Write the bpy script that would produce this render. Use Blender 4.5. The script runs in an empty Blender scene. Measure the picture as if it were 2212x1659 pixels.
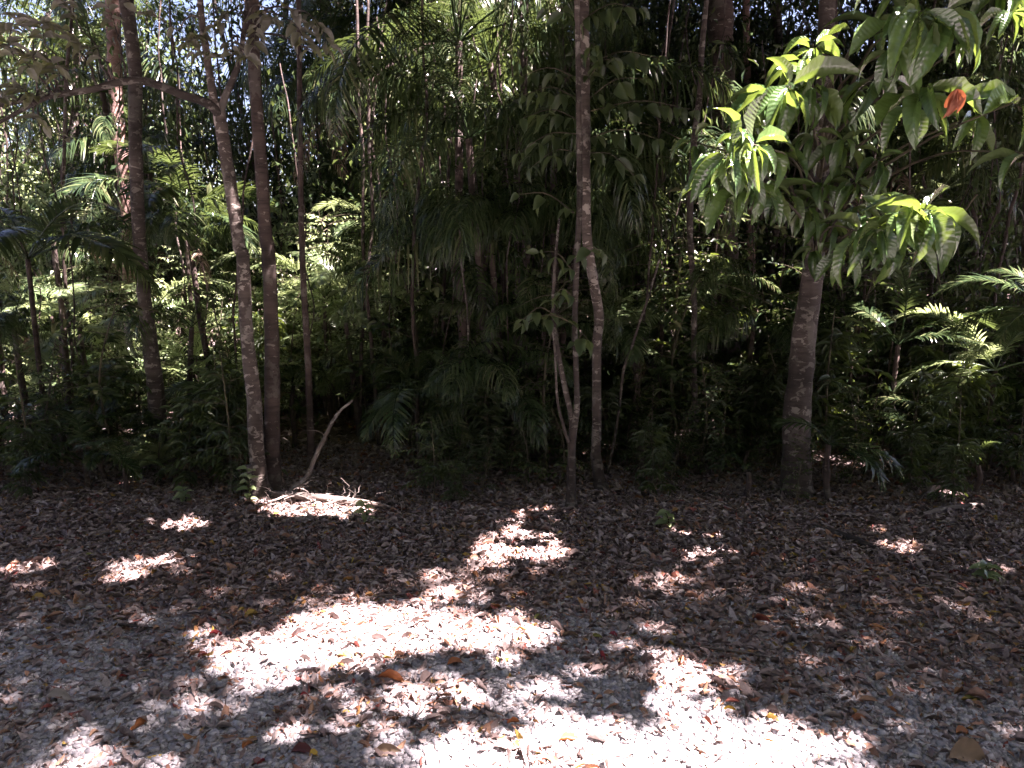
import bpy, math
import numpy as np
from math import radians as R, sin, cos, pi, sqrt

rng = np.random.default_rng(11)
sc = bpy.context.scene
COL = sc.collection
V = np.array

# ------------------------------------------------------------------ camera
W2, H2 = 2212.0, 1659.0
FPX = 0.751 * W2
CAM_Z, PITCH = 1.6, R(8.5)
FWD = V([0, cos(PITCH), -sin(PITCH)]); UP = V([0, sin(PITCH), cos(PITCH)]); RT = V([1., 0, 0])
CAM = V([0, 0, CAM_Z])
SUN_EL, SUN_AZ = R(62), R(-20)              # azimuth measured from +X towards +Y
SUN = V([cos(SUN_EL) * cos(SUN_AZ), cos(SUN_EL) * sin(SUN_AZ), sin(SUN_EL)])


def ray(px, py):
    return RT * ((px - W2 / 2) / FPX) + FWD + UP * ((H2 / 2 - py) / FPX)


def at(px, py, Y):
    d = ray(px, py)
    return CAM + d * (Y / d[1])


def gnd(px, py):
    d = ray(px, py)
    return CAM + d * (-CAM_Z / d[2])


def proj(p):
    q = V(p) - CAM
    z = q @ FWD
    return W2 / 2 + FPX * (q @ RT) / z, H2 / 2 - FPX * (q @ UP) / z


# ------------------------------------------------------------------ noise
def _hash(i, j, s):
    h = (i * 374761393 + j * 668265263 + s * 1442695041) & 0xFFFFFFFF
    h = ((h ^ (h >> 13)) * 1274126177) & 0xFFFFFFFF
    return ((h ^ (h >> 16)) & 0xFFFF) / 65535.0


def vn(x, y, s=0):
    x = np.asarray(x, float); y = np.asarray(y, float)
    i = np.floor(x).astype(np.int64); j = np.floor(y).astype(np.int64)
    fx = x - i; fy = y - j
    fx = fx * fx * (3 - 2 * fx); fy = fy * fy * (3 - 2 * fy)
    a = _hash(i, j, s); b = _hash(i + 1, j, s); c = _hash(i, j + 1, s); d = _hash(i + 1, j + 1, s)
    return (a * (1 - fx) + b * fx) * (1 - fy) + (c * (1 - fx) + d * fx) * fy


def fbm(x, y, s=0, o=3):
    t = 0; a = 0.5; n = 0
    for k in range(o):
        t = t + a * vn(np.asarray(x) * 2 ** k, np.asarray(y) * 2 ** k, s + 17 * k); n += a; a *= 0.5
    return t / n


def ground_z(x, y):
    x = np.asarray(x, float); y = np.asarray(y, float)
    z = 0.05 * (fbm(x * 0.5, y * 0.5, 3) - 0.5) + 0.025 * (fbm(x * 2.5, y * 2.5, 5) - 0.5)
    z = z + np.clip((y - 5.0) * 0.012, 0, 0.6) + np.clip((y - 3.6) * 0.05, 0, 0.05)
    return z


# ------------------------------------------------------------------ mesh buffers (quads)
class Buf:
    def __init__(s):
        s.v = []; s.f = []; s.r = []; s.uv = []; s.n = 0

    def add(s, v, f, rnd=0.5, uv=None):
        v = np.asarray(v, np.float32).reshape(-1, 3); f = np.asarray(f, np.int32).reshape(-1, 4)
        s.v.append(v); s.f.append(f + s.n)
        s.r.append(np.full(len(v), rnd, np.float32) if np.isscalar(rnd) else np.asarray(rnd, np.float32))
        s.uv.append(np.zeros((len(v), 2), np.float32) if uv is None else np.asarray(uv, np.float32))
        s.n += len(v)

    def mesh(s, name, mat, smooth=True):
        me = bpy.data.meshes.new(name)
        if not s.v:
            return me
        v = np.concatenate(s.v); f = np.concatenate(s.f); r = np.concatenate(s.r); uv = np.concatenate(s.uv)
        me.vertices.add(len(v)); me.vertices.foreach_set('co', v.ravel())
        me.loops.add(len(f) * 4); me.loops.foreach_set('vertex_index', f.ravel())
        me.polygons.add(len(f))
        me.polygons.foreach_set('loop_start', np.arange(0, len(f) * 4, 4, dtype=np.int32))
        if smooth:
            me.polygons.foreach_set('use_smooth', np.ones(len(f), bool))
        me.update(calc_edges=True)
        a = me.attributes.new('rnd', 'FLOAT', 'POINT'); a.data.foreach_set('value', r)
        u = me.uv_layers.new(name='UVMap'); u.data.foreach_set('uv', uv[f.ravel()].ravel())
        for m in (mat if isinstance(mat, (list, tuple)) else [mat]):
            me.materials.append(m)
        return me


def obj(name, me, parent=None, loc=None, rot=None, scale=None):
    o = bpy.data.objects.new(name, me); COL.objects.link(o)
    if parent is not None: o.parent = parent
    if loc is not None: o.location = [float(c) for c in loc]
    if rot is not None: o.rotation_euler = rot
    if scale is not None: o.scale = (scale,) * 3 if np.isscalar(scale) else scale
    return o


def tag(o, label=None, cat=None, group=None, kind=None):
    if label: o['label'] = label
    if cat: o['category'] = cat
    if group: o['group'] = group
    if kind: o['kind'] = kind
    return o


def empty(name, loc, label, cat, group=None, rz=0.0):
    o = bpy.data.objects.new(name, None); COL.objects.link(o)
    o.location = [float(c) for c in loc]; o.rotation_euler = (0, 0, rz); o.empty_display_size = 0.1
    return tag(o, label, cat, group)


# ------------------------------------------------------------------ leaf templates
def leaf_tpl(nseg, fold=0.25, curve=0.3, wmax=0.4, wave=0.0, twist=0.0, full=False):
    """blade of length 1 along +Y, unit half width scaled by wmax, curling down by curve"""
    t = np.linspace(0, 1, nseg + 1)
    prof = np.sin(np.pi * np.clip(t, 0, 1) ** (1 - wmax * 0.5)) ** 0.8
    prof = np.maximum(prof, 0.02)
    ang = curve * 2.0 * t
    y = np.concatenate([[0], np.cumsum(np.cos((ang[1:] + ang[:-1]) / 2) / nseg)])
    z = -np.concatenate([[0], np.cumsum(np.sin((ang[1:] + ang[:-1]) / 2) / nseg)])
    nx = 5 if full else 3
    us = np.linspace(-1, 1, nx)
    v = []; uv = []
    for k in range(nseg + 1):
        tw = twist * t[k]
        for u in us:
            dx = 0.5 * u * prof[k]
            dz = fold * abs(u) * 0.5 * prof[k] + wave * sin(t[k] * 19 + (0 if u > 0 else 1.3)) * abs(u) * prof[k]
            v.append([dx * cos(tw), y[k] + dz * sin(ang[k]) * 0.3, z[k] + dz * cos(ang[k]) + dx * sin(tw)])
            uv.append([u * 0.5 + 0.5, t[k]])
    f = []
    for k in range(nseg):
        for i in range(nx - 1):
            a = k * nx + i
            f.append([a, a + 1, a + 1 + nx, a + nx])
    return V(v), V(f), V(uv)


def frames(d, n):
    """rotation matrices (N,3,3) with local Y=d, local Z~n"""
    d = d / np.linalg.norm(d, axis=1, keepdims=True)
    n = n - (n * d).sum(1, keepdims=True) * d
    ln = np.linalg.norm(n, axis=1, keepdims=True)
    bad = (ln < 1e-4).ravel()
    n = np.where(ln < 1e-4, np.cross(d, V([0.3, 0.5, 0.8])), n)
    n = n / np.linalg.norm(n, axis=1, keepdims=True)
    x = np.cross(d, n)
    return np.stack([x, d, n], axis=2)


def scatter(buf, tpl, pos, d, n, length, width, rnd):
    v, f, uv = tpl
    N = len(pos)
    if N == 0: return
    M = frames(np.asarray(d, float), np.asarray(n, float))
    s = np.stack([np.broadcast_to(width, N), np.broadcast_to(length, N), np.broadcast_to(length, N)], 1)
    lv = v[None] * s[:, None, :]
    wv = np.einsum('nij,nkj->nki', M, lv) + np.asarray(pos)[:, None, :]
    nv = len(v)
    ff = (f[None] + (np.arange(N) * nv)[:, None, None]).reshape(-1, 4)
    buf.add(wv.reshape(-1, 3), ff, np.repeat(np.broadcast_to(rnd, N), nv), np.tile(uv, (N, 1)))


def unit(v):
    v = np.asarray(v, float)
    return v / max(np.linalg.norm(v), 1e-9)


def rand_dirs(n, up=0.0, r=rng):
    d = r.normal(size=(n, 3)); d[:, 2] += up
    return d / np.linalg.norm(d, axis=1, keepdims=True)


# ------------------------------------------------------------------ tubes
def catmull(P, n):
    P = np.asarray(P, float)
    if len(P) == 2:
        t = np.linspace(0, 1, n)[:, None]
        return P[0] * (1 - t) + P[1] * t
    Q = np.vstack([2 * P[0] - P[1], P, 2 * P[-1] - P[-2]])
    seg = len(P) - 1
    out = []
    for u in np.linspace(0, seg - 1e-6, n):
        k = int(u); t = u - k
        a, b, c, d = Q[k], Q[k + 1], Q[k + 2], Q[k + 3]
        out.append(0.5 * (2 * b + (c - a) * t + (2 * a - 5 * b + 4 * c - d) * t * t + (3 * b - a - 3 * c + d) * t ** 3))
    return V(out)


def tube(buf, P, rad, sides=8, n=None, rough=0.0, seed=0, rnd=0.5, freq=9.0, wob=0.0):
    P = np.asarray(P, float); rad = np.asarray(rad, float)
    if n is None: n = max(len(P), 4)
    pr = catmull(np.c_[P, rad], n); pts = pr[:, :3]; rr = np.maximum(pr[:, 3], 0.0008)
    if wob > 0:
        L = np.arange(n) / n
        pts = pts + wob * np.c_[fbm(L * 8, L * 0 + seed, 3) - .5, fbm(L * 8, L * 0 + seed + 9, 4) - .5, 0 * L] * np.minimum(1, L * 8)[:, None]
    T = np.gradient(pts, axis=0); T /= np.maximum(np.linalg.norm(T, axis=1, keepdims=True), 1e-9)
    nrm = np.cross(T[0], V([0.31, 0.9, 0.17])); nrm /= np.linalg.norm(nrm)
    v = []; uv = []
    a = np.arange(sides + 1) / sides * 2 * pi
    s = 0.0
    for k in range(n):
        if k: s += np.linalg.norm(pts[k] - pts[k - 1])
        nrm = nrm - (nrm @ T[k]) * T[k]; nrm /= max(np.linalg.norm(nrm), 1e-9)
        b = np.cross(T[k], nrm)
        r = np.full(sides + 1, rr[k])
        if rough > 0:
            q = fbm(np.cos(a) * 1.3 + 7 + seed, np.sin(a) * 1.3 + s * freq, seed) - 0.5
            q2 = fbm(np.cos(a) * 3 + 3, np.sin(a) * 3 + s * freq * 4, seed + 5) - 0.5
            r = r * (1 + rough * (q * 1.4 + q2 * 0.5))
        ring = pts[k] + np.cos(a)[:, None] * nrm * r[:, None] + np.sin(a)[:, None] * b * r[:, None]
        v.append(ring); uv.append(np.c_[np.arange(sides + 1) / sides, np.full(sides + 1, s)])
    v = np.concatenate(v); uv = np.concatenate(uv)
    k = np.arange(n - 1)[:, None]; i = np.arange(sides)[None]
    q = k * (sides + 1) + i
    f = np.stack([q, q + 1, q + sides + 2, q + sides + 1], -1).reshape(-1, 4)
    buf.add(v, f, rnd, uv)
    return pts, rr


# ------------------------------------------------------------------ materials
def mat(name):
    m = bpy.data.materials.new(name); m.use_nodes = True
    nt = m.node_tree; nt.nodes.clear()
    return m, nt.nodes, nt.links


def node(N, typ, **kw):
    n = N.new(typ)
    for k, v in kw.items():
        if k == 'inp':
            for a, b in v.items(): n.inputs[a].default_value = b
        else: setattr(n, k, v)
    return n


def ramp(N, stops, interp='LINEAR'):
    r = N.new('ShaderNodeValToRGB'); r.color_ramp.interpolation = interp
    e = r.color_ramp.elements
    while len(e) < len(stops): e.new(0.5)
    for k, (p, c) in enumerate(stops):
        e[k].position = p; e[k].color = (*c, 1)
    return r


def leaf_mat(name, cols, trans=0.35, tcol=None, rough=0.4, under=None, veins=False, spec=0.5, vary=0.25):
    m, N, L = mat(name)
    at_ = node(N, 'ShaderNodeAttribute', attribute_name='rnd')
    oi = node(N, 'ShaderNodeObjectInfo')
    mix = node(N, 'ShaderNodeMath', operation='MULTIPLY_ADD', inp={1: vary})
    L.new(oi.outputs['Random'], mix.inputs[0]); 
    sc_ = node(N, 'ShaderNodeMath', operation='MULTIPLY', inp={1: 1 - vary}); L.new(at_.outputs['Fac'], sc_.inputs[0])
    L.new(sc_.outputs[0], mix.inputs[2])
    n = len(cols)
    rp = ramp(N, [(k / max(n - 1, 1), c) for k, c in enumerate(cols)])
    L.new(mix.outputs[0], rp.inputs[0])
    col = rp.outputs[0]
    # blotches
    tc = node(N, 'ShaderNodeTexCoord')
    nz = node(N, 'ShaderNodeTexNoise', inp={'Scale': 24.0, 'Detail': 3.0}); L.new(tc.outputs['Object'], nz.inputs['Vector'])
    mr = node(N, 'ShaderNodeMapRange', inp={1: 0.3, 2: 0.7, 3: 0.75, 4: 1.2}); L.new(nz.outputs[0], mr.inputs[0])
    mu = node(N, 'ShaderNodeMix', data_type='RGBA', blend_type='MULTIPLY', inp={0: 1.0}); L.new(col, mu.inputs[6]); L.new(mr.outputs[0], mu.inputs[7])
    col = mu.outputs[2]
    bump = None
    if veins:
        uv = node(N, 'ShaderNodeUVMap', uv_map='UVMap')
        sp = node(N, 'ShaderNodeSeparateXYZ'); L.new(uv.outputs[0], sp.inputs[0])
        su = node(N, 'ShaderNodeMath', operation='SUBTRACT', inp={1: 0.5}); L.new(sp.outputs[0], su.inputs[0])
        ab = node(N, 'ShaderNodeMath', operation='ABSOLUTE'); L.new(su.outputs[0], ab.inputs[0])
        ma = node(N, 'ShaderNodeMath', operation='MULTIPLY_ADD', inp={1: -0.28}); L.new(ab.outputs[0], ma.inputs[0]); L.new(sp.outputs[1], ma.inputs[2])
        w = node(N, 'ShaderNodeMath', operation='MULTIPLY', inp={1: 78.0}); L.new(ma.outputs[0], w.inputs[0])
        sn = node(N, 'ShaderNodeMath', operation='SINE'); L.new(w.outputs[0], sn.inputs[0])
        vr = node(N, 'ShaderNodeMapRange', inp={1: 0.5, 2: 1.0, 3: 0.0, 4: 0.4}); L.new(sn.outputs[0], vr.inputs[0])
        mid = node(N, 'ShaderNodeMapRange', inp={1: 0.012, 2: 0.03, 3: 0.8, 4: 0.0}); L.new(ab.outputs[0], mid.inputs[0])
        mx = node(N, 'ShaderNodeMath', operation='MAXIMUM'); L.new(vr.outputs[0], mx.inputs[0]); L.new(mid.outputs[0], mx.inputs[1])
        vm = node(N, 'ShaderNodeMix', data_type='RGBA', inp={7: (0.16, 0.24, 0.07, 1)}); 
        vf = node(N, 'ShaderNodeMath', operation='MULTIPLY', inp={1: 0.22}); L.new(mx.outputs[0], vf.inputs[0])
        L.new(vf.outputs[0], vm.inputs[0]); L.new(col, vm.inputs[6]); col = vm.outputs[2]
        bump = node(N, 'ShaderNodeBump', inp={'Strength': 0.22, 'Distance': 0.003}); L.new(sn.outputs[0], bump.inputs['Height'])
    if under:
        ge = node(N, 'ShaderNodeNewGeometry')
        um = node(N, 'ShaderNodeMix', data_type='RGBA', inp={7: (*under, 1)})
        L.new(ge.outputs['Backfacing'], um.inputs[0]); L.new(col, um.inputs[6]); col = um.outputs[2]
    p = node(N, 'ShaderNodeBsdfPrincipled', inp={'Roughness': rough})
    p.inputs['Specular IOR Level'].default_value = spec
    L.new(col, p.inputs['Base Color'])
    if bump: L.new(bump.outputs[0], p.inputs['Normal'])
    out = node(N, 'ShaderNodeOutputMaterial')
    if trans > 0:
        t = node(N, 'ShaderNodeBsdfTranslucent', inp={'Color': (*(tcol or (0.25, 0.4, 0.04)), 1)})
        ms = node(N, 'ShaderNodeMixShader', inp={0: trans})
        L.new(p.outputs[0], ms.inputs[1]); L.new(t.outputs[0], ms.inputs[2]); L.new(ms.outputs[0], out.inputs[0])
    else:
        L.new(p.outputs[0], out.inputs[0])
    return m


def bark_mat(name, dark, mid, pale, lich=0.55, ring=30.0, bump=0.5, pscale=14.0):
    m, N, L = mat(name)
    tc0 = node(N, 'ShaderNodeTexCoord'); oi = node(N, 'ShaderNodeObjectInfo')
    sh = node(N, 'ShaderNodeMath', operation='MULTIPLY', inp={1: 37.0}); L.new(oi.outputs['Random'], sh.inputs[0])
    tc = node(N, 'ShaderNodeVectorMath', operation='ADD'); L.new(tc0.outputs['Object'], tc.inputs[0]); L.new(sh.outputs[0], tc.inputs[1])
    mp = node(N, 'ShaderNodeMapping', inp={'Scale': (6, 6, ring)}); L.new(tc.outputs[0], mp.inputs[0])
    n1 = node(N, 'ShaderNodeTexNoise', inp={'Scale': 1.0, 'Detail': 6.0, 'Roughness': 0.65}); L.new(mp.outputs[0], n1.inputs[0])
    r1 = ramp(N, [(0.32, dark), (0.5, mid), (0.72, tuple(c * 1.35 for c in mid))]); L.new(n1.outputs[0], r1.inputs[0])
    mp2 = node(N, 'ShaderNodeMapping', inp={'Scale': (1, 1, 1.7)}); L.new(tc.outputs[0], mp2.inputs[0])
    n2 = node(N, 'ShaderNodeTexNoise', inp={'Scale': pscale, 'Detail': 4.0, 'Roughness': 0.6, 'Distortion': 0.6}); L.new(mp2.outputs[0], n2.inputs[0])
    r2 = node(N, 'ShaderNodeMapRange', inp={1: lich, 2: lich + 0.03, 3: 0.0, 4: 0.9}); L.new(n2.outputs[0], r2.inputs[0])
    mx = node(N, 'ShaderNodeMix', data_type='RGBA', inp={7: (*pale, 1)}); L.new(r2.outputs[0], mx.inputs[0]); L.new(r1.outputs[0], mx.inputs[6])
    n4 = node(N, 'ShaderNodeTexNoise', inp={'Scale': pscale * .38, 'Detail': 5.0, 'Roughness': 0.7}); L.new(tc.outputs[0], n4.inputs[0])
    r4 = node(N, 'ShaderNodeMapRange', inp={1: 0.56, 2: 0.6, 3: 0.0, 4: 0.65}); L.new(n4.outputs[0], r4.inputs[0])
    mx4 = node(N, 'ShaderNodeMix', data_type='RGBA', inp={7: (*[c * .62 for c in pale], 1)}); L.new(r4.outputs[0], mx4.inputs[0]); L.new(mx.outputs[2], mx4.inputs[6])
    mx = mx4
    n3 = node(N, 'ShaderNodeTexNoise', inp={'Scale': 3.2, 'Detail': 4.0}); L.new(tc.outputs[0], n3.inputs[0])
    m3 = node(N, 'ShaderNodeMapRange', inp={1: 0.3, 2: 0.7, 3: 0.45, 4: 1.35}); L.new(n3.outputs[0], m3.inputs[0])
    mm = node(N, 'ShaderNodeMix', data_type='RGBA', blend_type='MULTIPLY', inp={0: 1.0}); L.new(mx.outputs[2], mm.inputs[6]); L.new(m3.outputs[0], mm.inputs[7])
    p = node(N, 'ShaderNodeBsdfPrincipled', inp={'Roughness': 0.85}); L.new(mm.outputs[2], p.inputs['Base Color'])
    p.inputs['Specular IOR Level'].default_value = 0.25
    ad = node(N, 'ShaderNodeMath', operation='MULTIPLY_ADD', inp={1: 0.6}); L.new(r2.outputs[0], ad.inputs[0]); L.new(n1.outputs[0], ad.inputs[2])
    b = node(N, 'ShaderNodeBump', inp={'Strength': bump, 'Distance': 0.012}); L.new(ad.outputs[0], b.inputs['Height']); L.new(b.outputs[0], p.inputs['Normal'])
    o = node(N, 'ShaderNodeOutputMaterial'); L.new(p.outputs[0], o.inputs[0])
    return m


def attr_mat(name, stops, rough=0.8, bump=0.0, trans=0.0, spec=0.2, nscale=60):
    m, N, L = mat(name)
    a = node(N, 'ShaderNodeAttribute', attribute_name='rnd')
    r = ramp(N, stops); L.new(a.outputs['Fac'], r.inputs[0])
    tc = node(N, 'ShaderNodeTexCoord')
    nz = node(N, 'ShaderNodeTexNoise', inp={'Scale': float(nscale), 'Detail': 4.0, 'Roughness': 0.7}); L.new(tc.outputs['Object'], nz.inputs[0])
    mr = node(N, 'ShaderNodeMapRange', inp={1: 0.3, 2: 0.7, 3: 0.65, 4: 1.3}); L.new(nz.outputs[0], mr.inputs[0])
    mm = node(N, 'ShaderNodeMix', data_type='RGBA', blend_type='MULTIPLY', inp={0: 1.0}); L.new(r.outputs[0], mm.inputs[6]); L.new(mr.outputs[0], mm.inputs[7])
    p = node(N, 'ShaderNodeBsdfPrincipled', inp={'Roughness': rough}); L.new(mm.outputs[2], p.inputs['Base Color'])
    p.inputs['Specular IOR Level'].default_value = spec
    if bump:
        b = node(N, 'ShaderNodeBump', inp={'Strength': bump, 'Distance': 0.004}); L.new(nz.outputs[0], b.inputs['Height']); L.new(b.outputs[0], p.inputs['Normal'])
    o = node(N, 'ShaderNodeOutputMaterial')
    if trans:
        t = node(N, 'ShaderNodeBsdfTranslucent'); L.new(mm.outputs[2], t.inputs[0])
        ms = node(N, 'ShaderNodeMixShader', inp={0: trans}); L.new(p.outputs[0], ms.inputs[1]); L.new(t.outputs[0], ms.inputs[2]); L.new(ms.outputs[0], o.inputs[0])
    else:
        L.new(p.outputs[0], o.inputs[0])
    return m


def ground_mat():
    m, N, L = mat('ground_soil')
    tc = node(N, 'ShaderNodeTexCoord')
    sp = node(N, 'ShaderNodeSeparateXYZ'); L.new(tc.outputs['Object'], sp.inputs[0])
    n0 = node(N, 'ShaderNodeTexNoise', inp={'Scale': 1.6, 'Detail': 4.0}); L.new(tc.outputs['Object'], n0.inputs[0])
    my = node(N, 'ShaderNodeMath', operation='MULTIPLY_ADD', inp={1: 1.6}); L.new(n0.outputs[0], my.inputs[0]); L.new(sp.outputs[1], my.inputs[2])
    gf = node(N, 'ShaderNodeMapRange', inp={1: 4.1, 2: 4.7, 3: 1.0, 4: 0.0}); L.new(my.outputs[0], gf.inputs[0])
    n1 = node(N, 'ShaderNodeTexNoise', inp={'Scale': 30.0, 'Detail': 6.0, 'Roughness': 0.7}); L.new(tc.outputs['Object'], n1.inputs[0])
    soil = ramp(N, [(0.3, (0.045, 0.032, 0.028)), (0.6, (0.12, 0.088, 0.076)), (0.8, (0.22, 0.175, 0.155))]); L.new(n1.outputs[0], soil.inputs[0])
    n2 = node(N, 'ShaderNodeTexVoronoi', inp={'Scale': 95.0}); L.new(tc.outputs['Object'], n2.inputs['Vector'])
    gr = ramp(N, [(0.1, (0.24, 0.23, 0.232)), (0.5, (0.36, 0.345, 0.345)), (0.9, (0.5, 0.48, 0.475))])
    sx = node(N, 'ShaderNodeSeparateColor'); L.new(n2.outputs['Color'], sx.inputs[0]); L.new(sx.outputs[0], gr.inputs[0])
    mx = node(N, 'ShaderNodeMix', data_type='RGBA'); L.new(gf.outputs[0], mx.inputs[0]); L.new(soil.outputs[0], mx.inputs[6]); L.new(gr.outputs[0], mx.inputs[7])
    p = node(N, 'ShaderNodeBsdfPrincipled', inp={'Roughness': 0.9}); L.new(mx.outputs[2], p.inputs['Base Color'])
    p.inputs['Specular IOR Level'].default_value = 0.2
    hh = node(N, 'ShaderNodeMath', operation='ADD'); L.new(n1.outputs[0], hh.inputs[0]); L.new(n2.outputs['Distance'], hh.inputs[1])
    b = node(N, 'ShaderNodeBump', inp={'Strength': 0.7, 'Distance': 0.015}); L.new(hh.outputs[0], b.inputs['Height']); L.new(b.outputs[0], p.inputs['Normal'])
    o = node(N, 'ShaderNodeOutputMaterial'); L.new(p.outputs[0], o.inputs[0])
    return m


M = dict(
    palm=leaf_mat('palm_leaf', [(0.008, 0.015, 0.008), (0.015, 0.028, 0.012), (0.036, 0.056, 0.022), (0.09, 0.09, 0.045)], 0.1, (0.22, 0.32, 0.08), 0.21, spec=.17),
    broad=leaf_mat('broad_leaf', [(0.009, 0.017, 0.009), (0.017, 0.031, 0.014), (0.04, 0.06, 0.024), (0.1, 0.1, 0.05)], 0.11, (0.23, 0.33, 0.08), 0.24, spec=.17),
    light=leaf_mat('sun_brightened_leaf', [(0.06, 0.095, 0.04), (0.12, 0.165, 0.075), (0.24, 0.27, 0.16)], 0.3, (0.5, 0.62, 0.26), 0.3),  # leaf green brightened in the colour to suggest direct sun
    sunlit_palm=leaf_mat('sunlit_palm_leaf', [(0.04, 0.07, 0.03), (0.085, 0.125, 0.055), (0.19, 0.22, 0.13)], 0.24, (0.48, 0.6, 0.24), 0.22, spec=.55),  # lit copy of the palm leaf, sunlight put into its colour
    big=leaf_mat('large_leaf', [(0.02, 0.048, 0.017), (0.038, 0.08, 0.022), (0.08, 0.13, 0.033)], 0.17, (0.28, 0.42, 0.06), 0.25, under=(0.06, 0.085, 0.035), veins=True, spec=.8),
    grey=leaf_mat('grey_leaf', [(0.1, 0.095, 0.085), (0.15, 0.14, 0.13), (0.22, 0.2, 0.19)], 0.22, (0.36, 0.42, 0.05), 0.5, veins=True, spec=0.35),
    comp=leaf_mat('compound_leaf', [(0.018, 0.032, 0.016), (0.03, 0.05, 0.022), (0.045, 0.062, 0.026)], 0.18, (0.26, 0.36, 0.05), 0.45),
    dry=leaf_mat('dry_leaf', [(0.05, 0.034, 0.024), (0.12, 0.085, 0.06), (0.22, 0.165, 0.12)], 0.2, (0.3, 0.2, 0.11), 0.7, spec=0.2),
    rust=leaf_mat('rust_leaf', [(0.2, 0.07, 0.04), (0.27, 0.095, 0.055)], 0.2, (0.5, 0.15, 0.05), 0.6, spec=0.2),
    shade_canopy=leaf_mat('shade_canopy_leaf', [(0.03, 0.06, 0.02), (0.05, 0.09, 0.025)], 0.06, (0.2, 0.3, 0.04), 0.5),
    bark=bark_mat('mottled_bark', (0.024, 0.018, 0.0155), (0.05, 0.04, 0.034), (0.155, 0.14, 0.12), 0.56),
    bark_pale=bark_mat('pale_bark', (0.031, 0.024, 0.02), (0.068, 0.053, 0.045), (0.25, 0.22, 0.19), 0.555, 34),
    bark_dark=bark_mat('dark_bark', (0.022, 0.016, 0.014), (0.05, 0.036, 0.03), (0.16, 0.14, 0.12), 0.62),
    bark_red=bark_mat('rough_red_bark', (0.08, 0.045, 0.036), (0.2, 0.125, 0.105), (0.34, 0.27, 0.24), 0.6, 20, 1.0, 30),
    stem=bark_mat('green_brown_stem', (0.03, 0.027, 0.018), (0.065, 0.056, 0.034), (0.14, 0.125, 0.085), 0.65, 12, 0.2),
    wood=bark_mat('weathered_wood', (0.06, 0.048, 0.042), (0.15, 0.122, 0.105), (0.28, 0.245, 0.22), 0.55, 7, 0.5),
    litter=attr_mat('fallen_leaf_litter', [(0.0, (0.11, 0.078, 0.07)), (0.2, (0.185, 0.138, 0.125)), (0.45, (0.285, 0.225, 0.206)), (0.68, (0.38, 0.32, 0.3)), (0.83, (0.43, 0.38, 0.365)),
                                           (0.87, (0.27, 0.15, 0.105)), (0.93, (0.34, 0.2, 0.125)), (0.97, (0.2, 0.05, 0.045)), (1.0, (0.36, 0.26, 0.06))], 0.65, 0.3, 0.12),
    stone=attr_mat('crushed_stone', [(0.0, (0.22, 0.212, 0.222)), (0.45, (0.3, 0.288, 0.298)), (0.8, (0.38, 0.366, 0.374)), (1.0, (0.52, 0.5, 0.49))], 0.85, 0.4, 0, 0.3, 120),
    ground=ground_mat(),
)
for nm, c in (('red', (0.36, 0.035, 0.04)), ('yellow', (0.55, 0.34, 0.03)), ('orange', (0.42, 0.15, 0.05)), ('tan', (0.38, 0.27, 0.18)), ('olive', (0.26, 0.26, 0.07)), ('pale', (0.45, 0.4, 0.36)), ('maroon', (0.16, 0.045, 0.05))):
    M['f_' + nm] = leaf_mat('fallen_' + nm, [tuple(k * 0.55 for k in c), tuple(min(1, k * .85) for k in c)], 0.12, c, 0.5, spec=0.3, veins=False)

# ------------------------------------------------------------------ world, sun, camera
w = bpy.data.worlds.new('World'); sc.world = w; w.use_nodes = True
nt = w.node_tree; nt.nodes.clear()
sky = nt.nodes.new('ShaderNodeTexSky'); sky.sky_type = 'NISHITA'; sky.sun_disc = False
sky.sun_elevation = SUN_EL; sky.sun_rotation = math.atan2(SUN[0], SUN[1])
sky.air_density = 1.0; sky.dust_density = 2.0; sky.ozone_density = 0.6
bg = nt.nodes.new('ShaderNodeBackground'); bg.inputs[1].default_value = 0.0205
wo = nt.nodes.new('ShaderNodeOutputWorld')
nt.links.new(sky.outputs[0], bg.inputs[0]); nt.links.new(bg.outputs[0], wo.inputs[0])
ld = bpy.data.lights.new('sun', 'SUN'); ld.energy = 5.0; ld.angle = R(0.53); ld.color = (1.0, 0.95, 0.87)
lo = bpy.data.objects.new('sun', ld); COL.objects.link(lo)
from mathutils import Vector
lo.rotation_euler = Vector(-SUN).to_track_quat('-Z', 'Y').to_euler(); lo.location = (6, 0, 14)
cd = bpy.data.cameras.new('camera'); cd.sensor_width = 36; cd.lens = 0.751 * 36; cd.clip_end = 2000; cd.clip_start = 0.05
co = bpy.data.objects.new('camera', cd); COL.objects.link(co); co.location = CAM; co.rotation_euler = (pi / 2 - PITCH, 0, 0)
sc.camera = co
sc.view_settings.view_transform = 'Standard'; sc.view_settings.look = 'None'; sc.view_settings.gamma = 1.0
sc.view_settings.exposure = 4.3
sc.view_settings.use_curve_mapping = False
sc.view_settings.use_white_balance = True
sc.view_settings.white_balance_temperature = 6600; sc.view_settings.white_balance_tint = 33
cy = sc.cycles
cy.max_bounces = 6; cy.diffuse_bounces = 3; cy.glossy_bounces = 2; cy.transmission_bounces = 4; cy.transparent_max_bounces = 4
cy.use_denoising = True; cy.sample_clamp_indirect = 4.0
try:
    cy.denoiser = 'OPENIMAGEDENOISE'; cy.denoising_input_passes = 'RGB_ALBEDO_NORMAL'; cy.denoising_prefilter = 'ACCURATE'
except Exception:
    pass

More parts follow.
